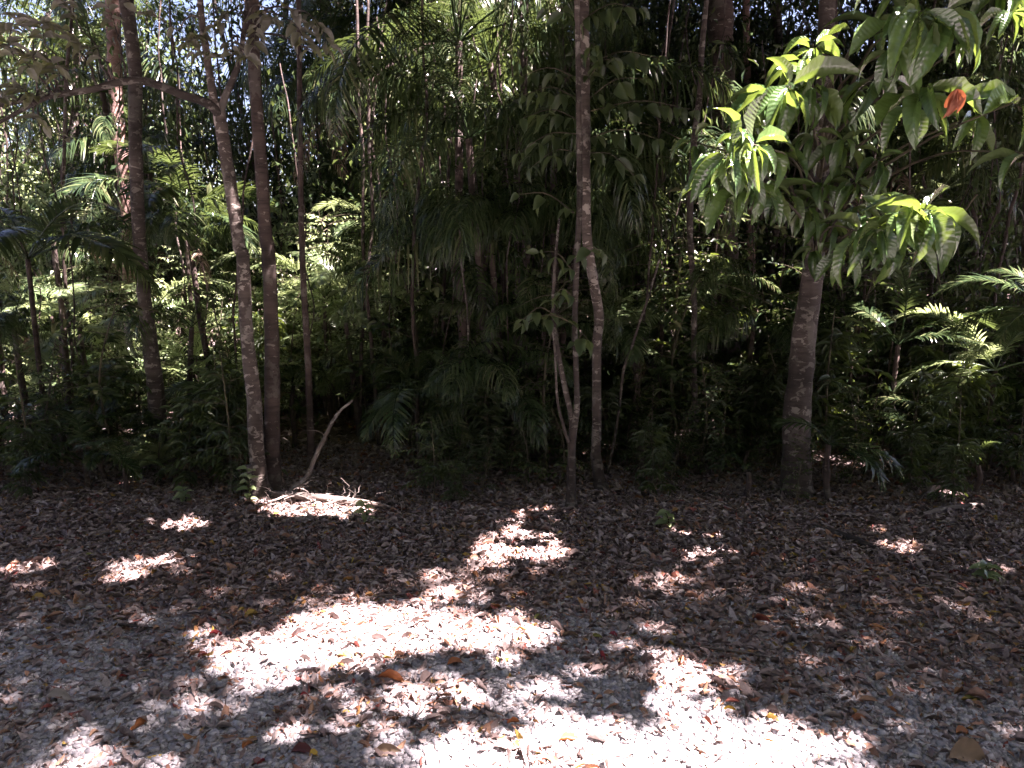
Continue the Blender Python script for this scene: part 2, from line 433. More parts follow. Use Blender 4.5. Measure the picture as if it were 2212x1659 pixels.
# ------------------------------------------------------------------ ground (one sheet)
gx = np.unique(np.concatenate([np.linspace(-400, -30, 12), np.linspace(-30, -6, 40), np.linspace(-6, 6, 260), np.linspace(6, 30, 40), np.linspace(30, 400, 12)]))
gy = np.unique(np.concatenate([np.linspace(-400, -20, 12), np.linspace(-20, 1, 30), np.linspace(1, 8, 220), np.linspace(8, 40, 60), np.linspace(40, 500, 14)]))
GX, GY = np.meshgrid(gx, gy)
b = Buf()
vv = np.c_[GX.ravel(), GY.ravel(), ground_z(GX, GY).ravel()]
nx, ny = len(gx), len(gy)
q = (np.arange(ny - 1)[:, None] * nx + np.arange(nx - 1)[None]).ravel()
b.add(vv, np.stack([q, q + 1, q + nx + 1, q + nx], 1))
tag(obj('ground', b.mesh('ground', M['ground'])), kind='structure')


def inview(x, y, m=0.6):
    return np.abs(x) < 0.68 * y + m


# gravel: crushed stone (stuff)
def ico():
    p = (1 + 5 ** .5) / 2
    # a rough cube-ish rock in quads: 8 corners subdivided once
    g = []
    v = []; f = []
    for s in (-1, 1):
        for a in (-1, 1):
            for c in (-1, 1):
                v.append([s, a, c])
    v = V(v, float) if False else np.array(v, float)
    f = np.array([[0, 1, 3, 2], [4, 6, 7, 5], [0, 4, 5, 1], [2, 3, 7, 6], [0, 2, 6, 4], [1, 5, 7, 3]])
    return v, f


def gravel():
    b = Buf(); cv, cf = ico()
    n = 92000
    y = 1.9 + rng.random(n) ** 1.25 * 2.4; x = (rng.random(n) * 2 - 1) * (0.68 * y + 2.2)
    edge = y + 1.6 * (fbm(x * .8 + 9, y * .8, 31) - 0.5) + 0.25 * np.abs(x - 0.2) * (x > 0)
    k = (rng.random(n) < np.clip((4.0 - edge) / 0.8, 0.02, 1))
    x, y = x[k], y[k]; n = len(x)
    s = (0.0035 + 0.014 * rng.random(n) ** 2.4)
    vs = np.repeat(cv[None], n, 0) * rng.uniform(0.45, 1.0, (n, 8, 3))
    vs *= rng.uniform([[[0.8, 0.6, 0.4]]], [[[1.5, 1.1, 0.8]]], (n, 1, 3))
    a = rng.random(n) * 2 * pi; ca, sa = np.cos(a), np.sin(a)
    tl = rng.normal(0, .5, n); ct, st = np.cos(tl), np.sin(tl)
    X, Y, Z = vs[..., 0], vs[..., 1], vs[..., 2]
    Y, Z = Y * ct[:, None] - Z * st[:, None], Y * st[:, None] + Z * ct[:, None]
    X, Y = X * ca[:, None] - Y * sa[:, None], X * sa[:, None] + Y * ca[:, None]
    vs = np.stack([X, Y, Z], -1) * s[:, None, None]
    vs += np.stack([x, y, ground_z(x, y) + s * 0.22], 1)[:, None]
    f = (cf[None] + (np.arange(n) * 8)[:, None, None]).reshape(-1, 4)
    b.add(vs.reshape(-1, 3), f, np.repeat(rng.random(n), 8))
    tag(obj('gravel', b.mesh('gravel', M['stone'], smooth=False)), 'grey crushed stone showing between leaves at the track edge', 'gravel', kind='stuff')


gravel()


def litter():
    b = Buf()
    tp = [leaf_tpl(4, fd, cu, 0.4, 0.03, tw) for fd, cu, tw in ((0.35, 0.3, .4), (-0.3, -0.25, -.5), (0.8, 0.1, .2), (0.1, 0.45, .6), (-0.4, 0.1, -.2), (0.1, -.1, .1))]
    tl = [leaf_tpl(2, fd, cu, 0.4) for fd, cu in ((0.3, 0.3), (-0.3, -0.2), (0.7, 0.1))]

    def put(n, y0, y1, dens, T, sc_=1.0, m=2.2, flat=0.12, tone=.86, huep=.13):
        y = y0 + rng.random(n) * (y1 - y0); x = (rng.random(n) * 2 - 1) * (0.68 * y1 + m)
        k = inview(x, y, m) & (rng.random(n) < dens(x, y))
        x, y = x[k], y[k]; n = len(x)
        a = rng.random(n) * 2 * pi
        d = np.stack([np.cos(a), np.sin(a), rng.normal(0, flat, n)], 1)
        nn = np.stack([rng.normal(0, flat, n), rng.normal(0, flat, n), np.where(rng.random(n) < .5, 1., -1.)], 1)
        ln = sc_ * np.clip(rng.lognormal(-3.05, 0.45, n), 0.018, 0.12); wd = ln * rng.uniform(0.18, 0.44, n)
        pos = np.stack([x, y, ground_z(x, y) + 0.004 + rng.random(n) * 0.014], 1)
        pos -= d * ln[:, None] * 0.5
        pos[:, 2] = np.maximum(pos[:, 2], ground_z(x, y) + 0.002)
        rnd = rng.beta(1.6, 1.7, n); hue = rng.random(n) < huep; rnd = np.where(hue, rng.uniform(.86, 1, n), rnd * tone)
        ti = rng.integers(0, len(T), n)
        for i in range(len(T)):
            s = ti == i
            scatter(b, T[i], pos[s], d[s], nn[s], ln[s], wd[s], rnd[s])

    def near(x, y):
        e = y + 0.9 * (fbm(x * .9, y * .9, 77) - 0.5) + 0.35 * np.clip(x, 0, 3)
        c = fbm(x * 3.1, y * 3.1, 45)
        return np.clip((e - 2.9) / 0.8, 0.0, 1) * 0.75 + 0.16 + 0.5 * np.clip((c - .45) * 6, 0, 1)
    put(88000, 1.9, 3.9, near, tp, .7, tone=.66, huep=.2)
    put(225000, 3.6, 6.6, lambda x, y: 0.85 + 0 * x, tp, .64, tone=.76)
    put(46000, 6.4, 15, lambda x, y: 0.9 + 0 * x, tl, 1.1, 2.2)
    tag(obj('leaf_litter', b.mesh('leaf_litter', M['litter'])), 'brown and tan fallen leaves covering the ground before the trees', 'leaf litter', kind='stuff')


litter()

# ------------------------------------------------------------------ light openings left in the added overhead leaves
# (x, y, rx, ry, angle) on the ground: added overhead leaves are left out so sun falls here
GAPS = []


def gap_px(x0, y0, x1, y1, soft=1.0, grow=1.0):
    a = gnd((x0 + x1) / 2, (y0 + y1) / 2)
    c = gnd(x0, (y0 + y1) / 2); d = gnd(x1, (y0 + y1) / 2); e = gnd((x0 + x1) / 2, y0); f = gnd((x0 + x1) / 2, y1)
    GAPS.append((a[0], a[1], abs(d[0] - c[0]) / 2 * 1.05 + .02, abs(e[1] - f[1]) / 2 * 1.02 + .02))


for g in ((440, 1345, 900, 1450), (600, 1300, 960, 1400), (800, 1325, 1150, 1405), (1100, 1372, 1210, 1402),
          (840, 1600, 1240, 1720), (1100, 1560, 1500, 1720), (1400, 1530, 1800, 1720), (1440, 1518, 1560, 1580),
          (380, 1495, 550, 1535), (130, 1572, 250, 1606), (120, 1612, 255, 1690), (525, 1534, 625, 1576), (670, 1512, 885, 1552), (850, 1462, 980, 1490),
          (985, 1488, 1090, 1522), (700, 1566, 770, 1602), 
          (1400, 1424, 1570, 1480), (1400, 1494, 1475, 1530), (1350, 1378, 1450, 1400), (1120, 1468, 1250, 1490), (1140, 1500, 1210, 1532),
          (1100, 1186, 1262, 1224), (1400, 1148, 1485, 1196), (1870, 1172, 2000, 1210), (1830, 1138, 1880, 1168), (1430, 1240, 1490, 1274), (1350, 1298, 1420, 1320), (1712, 1274, 1755, 1296),
          (-20, 1216, 100, 1250), (190, 1240, 285, 1258), (235, 1202, 410, 1228), (300, 1126, 460, 1164), (885, 1232, 975, 1264), (910, 1274, 1030, 1304), (725, 1252, 785, 1274),
          (545, 1092, 830, 1142), (1010, 1200, 1110, 1230), (1820, 1360, 1860, 1376), (2060, 1220, 2150, 1240)):
    gap_px(*g)


def gap3(px, py, Y, r):
    p = at(px, py, Y)
    g = p - SUN * (p[2] / SUN[2])
    GAPS.append((g[0], g[1], r, r * 0.9))


for g in ((1750, 100, 4.2, .28), (1690, 200, 4.15, .3), (1600, 310, 3.9, .3), (1960, 450, 3.9, .3),
          (1345, 725, 6.5, .5), (1330, 870, 6.6, .4), (830, 500, 8.0, .4), (720, 620, 7.5, .6), (760, 560, 8.2, .5), (690, 700, 7.0, .5),
          (2060, 780, 6.0, .35), (1990, 700, 5.9, .2), (2190, 670, 5.6, .2), (2190, 560, 5.6, .3), (1940, 600, 6.2, .3), (2030, 370, 8, .4), (1560, 600, 7, .25),
          (60, 800, 7.6, .4), (150, 880, 7.4, .4), (330, 780, 7.8, .4), (420, 690, 7.8, .45), (480, 860, 7.6, .4), (240, 920, 7.2, .35), (110, 620, 8, .4), (120, 730, 6.8, .5), (290, 850, 6.6, .3), (200, 800, 7.5, .5), (270, 400, 8, .3), (160, 350, 9.5, .5), (420, 800, 7.5, .6), (460, 900, 7.2, .5), (620, 900, 6.8, .5),
          (700, 1000, 6.5, .35), (1000, 940, 6.6, .3), (1480, 960, 7, .35), (430, 215, 5.1, .1), (550, 850, 5.1, .12), (1755, 610, 5.2, .12), (400, 1020, 5.5, .15), (540, 1080, 5.0, .15),
          (1650, 1060, 5.25, .1), (2030, 1080, 5.2, .2), (2060, 1115, 4.9, .15), (640, 60, 4.9, .15), (530, 80, 4.6, .09), (1050, 230, 9, .5), (880, 170, 9, .4), (600, 600, 8, .5)):
    gap3(*g)
GAPS = V(GAPS)


def gapval(x, y):
    """<1 inside an opening"""
    best = np.full(len(x), 9.0)
    jx = 0.13 * (fbm(x * 4.5, y * 4.5, 101) - .5); jy = 0.1 * (fbm(x * 4.5 + 50, y * 4.5, 103) - .5)
    for (a, c, rx, ry) in GAPS:
        v = ((x + jx - a) / rx) ** 2 + ((y + jy - c) / ry) ** 2
        best = np.minimum(best, v)
    return best


# ------------------------------------------------------------------ tree skeletons
LAND = []          # landmark trunks (px at base, phrase)
SHADE_CROWNS = []        # (root, x, y) trees that carry the added overhead leaves


def px_path(pts, Y, dY=0.0):
    P = []; r = []
    for k, (px, py, wd) in enumerate(pts):
        p = at(px, py, Y + dY * k)
        dep = (p - CAM) @ FWD
        P.append(p); r.append(wd / 2 * dep / FPX)
    return P, r


def trunk_tree(name, pts, Y, label, material, top=10.0, sides=18, rough=0.12, flare=1.25, crown=True, cat='tree', group=None, seed=1):
    P, r = px_path(pts, Y)
    base = P[-1].copy() if pts[-1][1] > pts[0][1] else P[0].copy()
    if pts[-1][1] > pts[0][1]: P = P[::-1]; r = r[::-1]
    gz = float(ground_z(base[0], base[1]))
    if P[0][2] > gz:
        d = unit(P[0] - P[1]); P[0] = P[0].copy(); 
        P = [P[0] + V([0, 0, 0])] + P[1:]
        P = [V([base[0], base[1], gz - 0.06])] + ([P[0]] if P[0][2] > gz + 0.1 else []) + P[1:]
        r = [r[0] * flare] + ([r[0]] if len(P) > len(r) else []) + r[1:]
    q0 = P[0]; u0 = unit(P[1] - P[0])
    P = [q0, q0 + u0 * .07, q0 + u0 * .14, q0 + u0 * .3] + P[1:]; r = [r[1] * 2.0, r[1] * 1.5, r[1] * 1.2, r[1] * 1.05] + r[1:] if r[1] < .08 else [r[1] * 1.6, r[1] * 1.25, r[1] * 1.1, r[1] * 1.02] + r[1:]
    if top and P[-1][2] < top:
        d = unit(P[-1] - P[-3]) * V([0.5, 0.5, 1]); d = unit(d)
        h = top - P[-1][2]
        P = P + [P[-1] + d * h * 0.5, P[-1] + d * h]; r = r + [r[-1] * 0.85, r[-1] * 0.5]
    root = empty(name, V([base[0], base[1], gz]), label, cat, group)
    L = sum(np.linalg.norm(P[k + 1] - P[k]) for k in range(len(P) - 1))
    b = Buf(); off = V([base[0], base[1], gz])
    pts3, rr = tube(b, [p - off for p in P], r, sides, int(L / 0.05), rough, seed)
    obj('trunk', b.mesh('trunk', material), root)
    if crown: SHADE_CROWNS.append((root, P[-1][0], P[-1][1], P[-1][2]))
    return root, off, P, r


A, offA, PA, _ = trunk_tree('slender_tree', [(268, -60, 29), (273, 0, 29), (290, 133, 28), (293, 200, 28), (293, 333, 27), (302, 533, 27), (305, 553, 27), (313, 653, 29), (325, 753, 32), (337, 853, 35), (343, 953, 37), (348, 1015, 38)],
                            5.9, 'straight slender tree with mottled bark passing behind the arching branch', M['bark'], seed=3)
B, offB, PB, _ = trunk_tree('forked_tree', [(472, 226, 27), (477, 267, 27), (487, 333, 27), (503, 433, 27), (517, 533, 27), (525, 560, 27), (533, 720, 28), (548, 853, 31), (553, 953, 33), (562, 1053, 34), (571, 1090, 40)],
                            5.1, 'slender forked tree with pale lichen spots and one long arching branch', M['bark_pale'], top=None, crown=False, seed=4)
C_, offC, PC, _ = trunk_tree('slender_tree', [(545, -60, 24), (547, 0, 24), (550, 167, 25), (557, 267, 26), (567, 400, 27), (573, 500, 28), (580, 553, 29), (587, 720, 31), (588, 853, 33), (588, 987, 34), (589, 1078, 38)],
                             5.25, 'straight dark ringed tree close beside the forked tree', M['bark_dark'], seed=5)
D_, offD, PD, _ = trunk_tree('slender_tree', [(643, -60, 11), (648, 300, 12), (653, 553, 13), (662, 720, 14), (668, 853, 15), (672, 987, 16), (673, 1040, 17)],
                             5.8, 'thin black sapling trunk rising behind the leaning fallen branch', M['bark_dark'], sides=12, seed=6)
G_, offG, PG, _ = trunk_tree('slender_tree', [(1121, -60, 15), (1124, 0, 15), (1131, 150, 15), (1129, 267, 15), (1117, 367, 14), (1119, 560, 15), (1122, 800, 16), (1125, 975, 18)],
                             6.6, 'thin brown trunk in deep shade beside the paired stems', M['bark'], sides=12, seed=7)
E1, offE, PE, _ = trunk_tree('paired_stem_tree', [(1260, -60, 20), (1262, 0, 20), (1264, 200, 21), (1265, 367, 21), (1267, 500, 21), (1274, 560, 21), (1284, 620, 21), (1294, 686, 21), (1289, 753, 20), (1289, 886, 20), (1287, 986, 22), (1300, 1068, 27)],
                             5.3, 'slim kinked tree with patchy tan bark, thicker of the paired stems', M['bark_pale'], seed=8)
E2, offE2, PE2, _ = trunk_tree('many_stemmed_tree', [(1245, -60, 11), (1247, 0, 11), (1250, 233, 12), (1252, 433, 13), (1246, 563, 13), (1242, 686, 12), (1244, 786, 12), (1246, 880, 13), (1236, 953, 17), (1234, 1040, 18), (1234, 1112, 20)],
                               4.88, 'thin tree splitting low into several stems in front of the kinked one', M['bark'], seed=9)
F_, offF, PF, _ = trunk_tree('large_leaved_tree', [(1790, -60, 34), (1785, 100, 36), (1775, 300, 38), (1765, 450, 40), (1757, 573, 43), (1738, 720, 51), (1729, 820, 52), (1722, 886, 57), (1721, 986, 59), (1720, 1075, 64)],
                             5.2, 'thick mottled trunk topped with long drooping glossy leaves', M['bark'], sides=28, seed=10)
H_, offH, PH, _ = trunk_tree('thick_trunk_tree', [(1548, -60, 58), (1555, 0, 56), (1560, 200, 54), (1563, 400, 54), (1566, 560, 55), (1570, 800, 56), (1572, 930, 58)],
                             8.2, 'stout dark rough trunk deep in shade behind the glossy leaves', M['bark_dark'], seed=12, rough=0.2)
I_, offI, PI_, _ = trunk_tree('rough_barked_tree', [(238, -60, 28), (245, 100, 28), (257, 283, 28), (268, 383, 28), (277, 483, 28), (283, 700, 30), (288, 900, 32)],
                              8.0, 'rough reddish trunk behind the mottled slender tree', M['bark_red'], seed=13, rough=0.35)
J_, offJ, PJ, _ = trunk_tree('slender_tree', [(168, -60, 15), (165, 100, 16), (163, 227, 17), (157, 500, 18), (160, 700, 19), (165, 880, 20)],
                             9.5, 'pale thin trunk half hidden by leaves under the arching branch', M['bark_pale'], sides=12, seed=14, crown=False)
K_, offK, PK, _ = trunk_tree('rough_barked_tree', [(1612, -60, 14), (1615, 200, 15), (1618, 450, 16), (1622, 510, 16), (1630, 800, 17), (1635, 940, 18)],
                             8.8, 'slim reddish trunk behind the lower edge of the glossy leaves', M['bark_red'], sides=12, seed=15, rough=.3, crown=False)
LAND = [(345, 'the slender tree'), (580, 'the forked tree'), (672, 'the black trunk'), (1124, 'the brown trunk'), (1265, 'the paired stems'), (1565, 'the stout trunk'), (1720, 'the mottled trunk')]


def between(px):
    xs = [l for l in LAND if l[0] < px]; xr = [l for l in LAND if l[0] >= px]
    if not xs: return 'beyond ' + xr[0][1]
    if not xr: return 'past ' + xs[-1][1]
    return 'between %s and %s' % (xs[-1][1], xr[0][1][4:])


def branch(root, off, pts, Y, material, name='branch', dY=0.0, sides=10, seed=0, rough=.1, label=None):
    P, r = px_path(pts, Y, dY)
    L = sum(np.linalg.norm(P[k + 1] - P[k]) for k in range(len(P) - 1))
    b = Buf(); tube(b, [p - off for p in P], r, sides, max(8, int(L / 0.04)), rough, seed)
    o = obj(name, b.mesh(name, material), root)
    if label: o['label'] = label
    return P


# forked tree limbs
LIMBS = []
LIMBS += list(catmull(branch(B, offB, [(476, 250, 20), (463, 222, 19), (455, 175, 17), (447, 120, 16), (437, 50, 14), (428, -60, 12), (415, -250, 9)], 5.1, M['bark_pale'], 'limb', -0.02, 12, 21), 20))
LIMBS += list(catmull(branch(B, offB, [(476, 250, 17), (484, 215, 16), (494, 192, 15), (505, 165, 14), (517, 130, 12), (528, 60, 10), (540, -60, 8), (560, -250, 6)], 5.1, M['bark'], 'limb', -0.03, 12, 22), 20))
LIMBS += list(catmull(branch(B, offB, [(478, 255, 20), (460, 232, 20), (432, 216, 19), (400, 207, 18), (350, 187, 17), (310, 175, 17), (260, 177, 16), (200, 193, 14), (120, 205, 13), (0, 226, 11), (-90, 242, 9)], 5.1, M['bark'], 'arching_branch', -0.045, 14, 23), 20))
LIMBS += list(catmull(branch(B, offB, [(150, 201, 11), (105, 209, 10), (50, 236, 9), (0, 264, 8), (-60, 300, 7)], 4.75, M['bark'], 'branch', -0.03, 8, 24), 20))
# many stemmed tree side stems
branch(E2, offE2, [(1235, 960, 15), (1234, 900, 13), (1220, 836, 12), (1204, 753, 11), (1195, 663, 9), (1200, 560, 7), (1208, 470, 5)], 4.88, M['bark'], 'stem', 0.01, 10, 25)
branch(E2, offE2, [(1228, 955, 8), (1217, 920, 7), (1204, 863, 6), (1199, 766, 5), (1192, 690, 4)], 4.85, M['bark'], 'stem', 0, 8, 26)

# ------------------------------------------------------------------ big glossy leaves of the thick mottled trunk
TP_BIG = [leaf_tpl(9, 0.35, c, 0.38, wv, tw, True) for c, wv, tw in ((0.45, .02, .2), (0.65, .03, -.3), (0.3, .03, .4), (0.55, .015, -.1), (0.8, .02, .1))]
TP_MID = [leaf_tpl(5, 0.35, c, 0.42, 0.02, tw) for c, tw in ((0.3, .2), (0.5, -.2), (0.15, .3))]
TP_LO = [leaf_tpl(2, 0.3, c, 0.42) for c in (0.2, 0.45)]


def whorl(buf, pos, axis, n, size, T, droop=0.6, ratio=0.3, spread=(0.7, 1.5)):
    axis = unit(axis)
    u = unit(np.cross(axis, V([0.21, 0.4, 0.9]))); v = np.cross(axis, u)
    a = np.arange(n) * 2.4 + rng.random() * 6
    th = rng.uniform(*spread, n)
    d = np.cos(th)[:, None] * axis + np.sin(th)[:, None] * (np.cos(a)[:, None] * u + np.sin(a)[:, None] * v)
    d[:, 2] -= droop * rng.uniform(0.5, 1.3, n)
    d /= np.linalg.norm(d, axis=1, keepdims=True)
    nn = np.tile(V([0, -0.25, 1.0]), (n, 1)) + rng.normal(0, .3, (n, 3))
    # hanging blades face outward
    ln = size * rng.uniform(0.6, 1.1, n)
    p = np.asarray(pos) + d * 0.02 + np.outer(rng.uniform(-.05, .02, n), axis)
    ti = rng.integers(0, len(T), n)
    rr = rng.random(n)
    for i in range(len(T)):
        s = ti == i
        scatter(buf, T[i], p[s], d[s], nn[s], ln[s], ln[s] * ratio * rng.uniform(.85, 1.15), rr[s])


def big_tree_leaves():
    cl = [(1757, 95, 4.25, 10, .2), (1735, 130, 4.2, 6, .24), (1665, 200, 4.15, 9, .27), (1755, 175, 4.15, 8, .25), (1705, 190, 4.1, 7, .28), (1800, 215, 4.4, 6, .24),
          (1590, 285, 3.9, 9, .15), (1570, 330, 3.9, 8, .23), (1625, 310, 3.9, 8, .25), (1540, 390, 4.2, 5, .22), (1640, 400, 4.2, 7, .25), (1500, 305, 4.3, 5, .17), (1590, 400, 4.2, 6, .25), (1680, 330, 4.4, 5, .25),
          (1985, 25, 3.6, 8, .29), (2040, 20, 3.6, 8, .3), (2000, 190, 3.8, 7, .29), (1935, 100, 3.8, 6, .27), (2180, 25, 3.7, 8, .2), (2215, 210, 3.6, 6, .28), (1890, 40, 4.5, 5, .22),
          (1890, 175, 4.3, 6, .24), (2100, 250, 4.2, 5, .25), (2225, 330, 3.8, 5, .25),
          (1965, 445, 3.9, 9, .22), (2000, 455, 3.85, 7, .29), (1905, 490, 3.95, 8, .25), (1865, 500, 4.0, 6, .25), (1940, 510, 4.0, 6, .25),
          (1850, 390, 4.7, 7, .22), (1780, 390, 4.8, 8, .22), (1740, 450, 4.8, 7, .2), (1700, 420, 4.8, 6, .2), (1820, 300, 4.7, 7, .22), (1760, 290, 4.8, 7, .22), (1900, 340, 4.6, 6, .22), (1790, 480, 4.8, 7, .22), (1830, 540, 4.7, 5, .2), (1760, 530, 4.8, 5, .2), (1850, 440, 4.8, 6, .2),
          (1930, -20, 4.0, 6, .24), (2180, -40, 3.8, 6, .24)]
    b = Buf(); tw = Buf()
    for i, (px, py, Y, n, s) in enumerate(cl):
        p = at(px, py, Y) - offF
        # twig back to the trunk axis
        zt = p[2] - 0.15 - 0.25 * rng.random()
        zs = [q[2] - offF[2] for q in PF]
        tx = V([np.interp(zt, zs, [q[k] - offF[k] for q in PF]) for k in (0, 1)] + [zt])
        midp = tx * 0.45 + p * 0.55 + V([0, 0, 0.12 + rng.uniform(-.1, .1)]) + rng.normal(0, .05, 3)
        tube(tw, [tx, midp, p], [0.012, 0.007, 0.0035], 6, 10, 0.1, i, wob=0.03)
        ax = unit(p - midp) * 0.6 + V([0, -0.15, 0.55])
        whorl(b, p, ax, n, s * 1.1, TP_BIG, droop=0.85, ratio=0.245)
        if n > 6:  # leaves strung along the twig
            q = midp * 0.35 + p * 0.65
            whorl(b, q, unit(p - q), 3, s, TP_BIG, droop=0.8, ratio=0.245)
    obj('foliage', b.mesh('large_foliage', M['big']), F_)
    obj('twigs', tw.mesh('twigs', M['stem']), F_)
    d = Buf(); p = at(2068, 192, 3.3) - offF
    for k in range(7):
        a = k * 0.9 - 2.7
        scatter(d, TP_BIG[k % 5], [p], [V([sin(a) * 0.38, -.1 * cos(a), -1])], [V([0.3 * cos(a), -1, 0.2])], V([rng.uniform(.09, .14)]), V([0.045]), V([rng.random()]))
    obj('dead_leaf_cluster', d.mesh('dead_leaf_cluster', M['rust']), F_)['label'] = 'hanging bunch of dead rust-brown leaves'


big_tree_leaves()


def spray(buf, tw, p, d, L, n, size, T, ratio=0.45, droop=0.25, up=(0, -0.2, 1.), alt=True, tr=0.004):
    """a twig with alternating leaves"""
    d = unit(d); end = p + d * L + V([0, 0, -droop * L])
    mid = p + d * L * .5 + V([0, 0, -droop * L * .2])
    t = np.linspace(0.15, 1, n)
    a = p; pos = ((1 - t) ** 2)[:, None] * a + (2 * t * (1 - t))[:, None] * mid + (t ** 2)[:, None] * end
    if tw is not None: tube(tw, [p, mid, end], [tr, tr * .7, tr * .35], 5, 6)
    side = unit(np.cross(d, V([0, 0, 1.]) + 1e-3))
    sg = np.where(np.arange(n) % 2 == 0, 1, -1)
    dd = d * rng.uniform(.3, .8, (n, 1)) + side * (sg * rng.uniform(.5, 1., n))[:, None] + V([0, 0, -1]) * rng.uniform(0, .8, (n, 1)) * (0.4 + droop) + rng.normal(0, .15, (n, 3))
    nn = np.tile(V(up), (n, 1)) + rng.normal(0, .35, (n, 3))
    ln = size * rng.uniform(.65, 1.1, n); ti = rng.integers(0, len(T), n); rr = rng.random(n)
    for i in range(len(T)):
        s = ti == i
        scatter(buf, T[i], pos[s], dd[s], nn[s], ln[s], ln[s] * ratio, rr[s])


def grey_leaves():
    spots = [(30, 30, 4.3, 14), (90, 50, 4.4, 12), (20, 90, 4.3, 12), (70, 110, 4.3, 12), (120, 130, 4.5, 10), (40, 180, 4.4, 10), (10, 200, 4.3, 7), (140, 60, 4.6, 10), (190, 90, 4.6, 8), (90, 190, 4.5, 6),
             (420, 70, 4.8, 11), (450, 100, 4.8, 9), (500, 90, 4.7, 9), (530, 110, 4.7, 9), (480, 30, 4.8, 8), (550, 60, 4.7, 7), (590, 30, 4.6, 8), (650, 60, 4.5, 11), (690, 45, 4.5, 10), (640, 20, 4.5, 8), (710, 90, 4.5, 5), (560, 30, 4.6, 6), (110, 270, 4.7, 4), (60, 240, 4.6, 4),
             (240, 20, 4.8, 8), (150, 10, 4.6, 9), (330, 20, 4.9, 6)]
    for lo, hi in ((-200, 350), (350, 3000)):
        b = Buf(); tw = Buf()
        for px, py, Y, n in spots:
            if not lo <= px < hi: continue
            p = at(px, py, Y)
            L = V(LIMBS); near = L[np.argmin(((L - p) ** 2).sum(1))]
            d = unit(p - near) + rng.normal(0, .35, 3)
            ln = rng.uniform(.16, .28); a = p - unit(d) * ln * .6
            tube(tw, [near - offB, (near + a) / 2 + V([0, 0, .05]) - offB, a - offB], [.008, .006, .004], 6, 10, .1, int(px), wob=.04)
            spray(b, tw, a - offB, d, ln, n, 0.105, TP_MID, 0.46, 0.35)
        fo = obj('foliage', b.mesh('grey_foliage', M['grey']), B)
        obj('twigs', tw.mesh('twigs', M['bark']), B)


grey_leaves()


def compound(buf, tw, p0, p1, n, size, droop=0.15):
    """rachis from p0 to p1 with paired drooping leaflets"""
    mid = (p0 + p1) / 2 + V([0, 0, 0.06])
    t = np.linspace(.12, 1, n)
    pos = ((1 - t) ** 2)[:, None] * p0 + (2 * t * (1 - t))[:, None] * mid + (t ** 2)[:, None] * p1
    tube(tw, [p0, mid, p1], [.005, .0035, .002], 5, 8)
    d = unit(p1 - p0); side = unit(np.cross(d, V([0, 0, 1.])))
    for sg in (1, -1):
        dd = side * sg * 0.75 + d * 0.35 + V([0, 0, -.55]) + rng.normal(0, .3, (n, 3))
        nn = V([0, 0, 1.]) + side * sg * .5 + rng.normal(0, .35, (n, 3))
        ln = size * (0.75 + .4 * np.sin(t * pi)) * rng.uniform(.85, 1.1, n)
        scatter(buf, TP_MID[0], pos, dd, nn, ln, ln * .48, rng.random(n))


def compound_leaves(root, off, specs, size=.12):
    b = Buf()
    for (a0, a1, Y0, b0, b1, Y1, n) in specs:
        tw = Buf()
        compound(b, tw, at(a0, a1, Y0) - off, at(b0, b1, Y1) - off, max(3, int(n * .62)), size * 1.1)
        obj('leaf_stalk', tw.mesh('leaf_stalk', M['stem']), root)
    obj('foliage', b.mesh('compound_foliage', M['comp']), root)


compound_leaves(E1, offE, [(1248, 170, 5.25, 1125, 165, 4.9, 7), (1248, 215, 5.25, 1130, 205, 4.7, 9), (1250, 260, 5.25, 1130, 255, 4.85, 9), (1250, 290, 5.25, 1122, 330, 4.9, 8), (1250, 330, 5.3, 1150, 360, 5.0, 6),
                           (1270, 140, 5.3, 1420, 125, 5.0, 9), (1270, 175, 5.3, 1330, 130, 4.8, 5), (1270, 215, 5.3, 1390, 170, 5.1, 6), (1275, 240, 5.3, 1500, 238, 4.9, 12), (1270, 300, 5.3, 1420, 300, 5.0, 8), (1268, 130, 5.2, 1285, 100, 4.8, 4), (1275, 330, 5.3, 1370, 380, 5.1, 6), (1260, 60, 5.3, 1180, 20, 5.1, 6), (1262, 40, 5.3, 1380, 20, 5.0, 8)])
compound_leaves(E2, offE2, [(1240, 590, 4.88, 1165, 545, 4.6, 6), (1236, 640, 4.88, 1190, 650, 4.6, 5), (1243, 560, 4.88, 1300, 545, 4.6, 5), (1240, 700, 4.88, 1130, 700, 4.7, 6), (1245, 750, 4.88, 1270, 735, 4.6, 5), (1197, 680, 4.88, 1130, 690, 4.7, 5), (1240, 460, 4.9, 1120, 420, 4.7, 6)], .11)

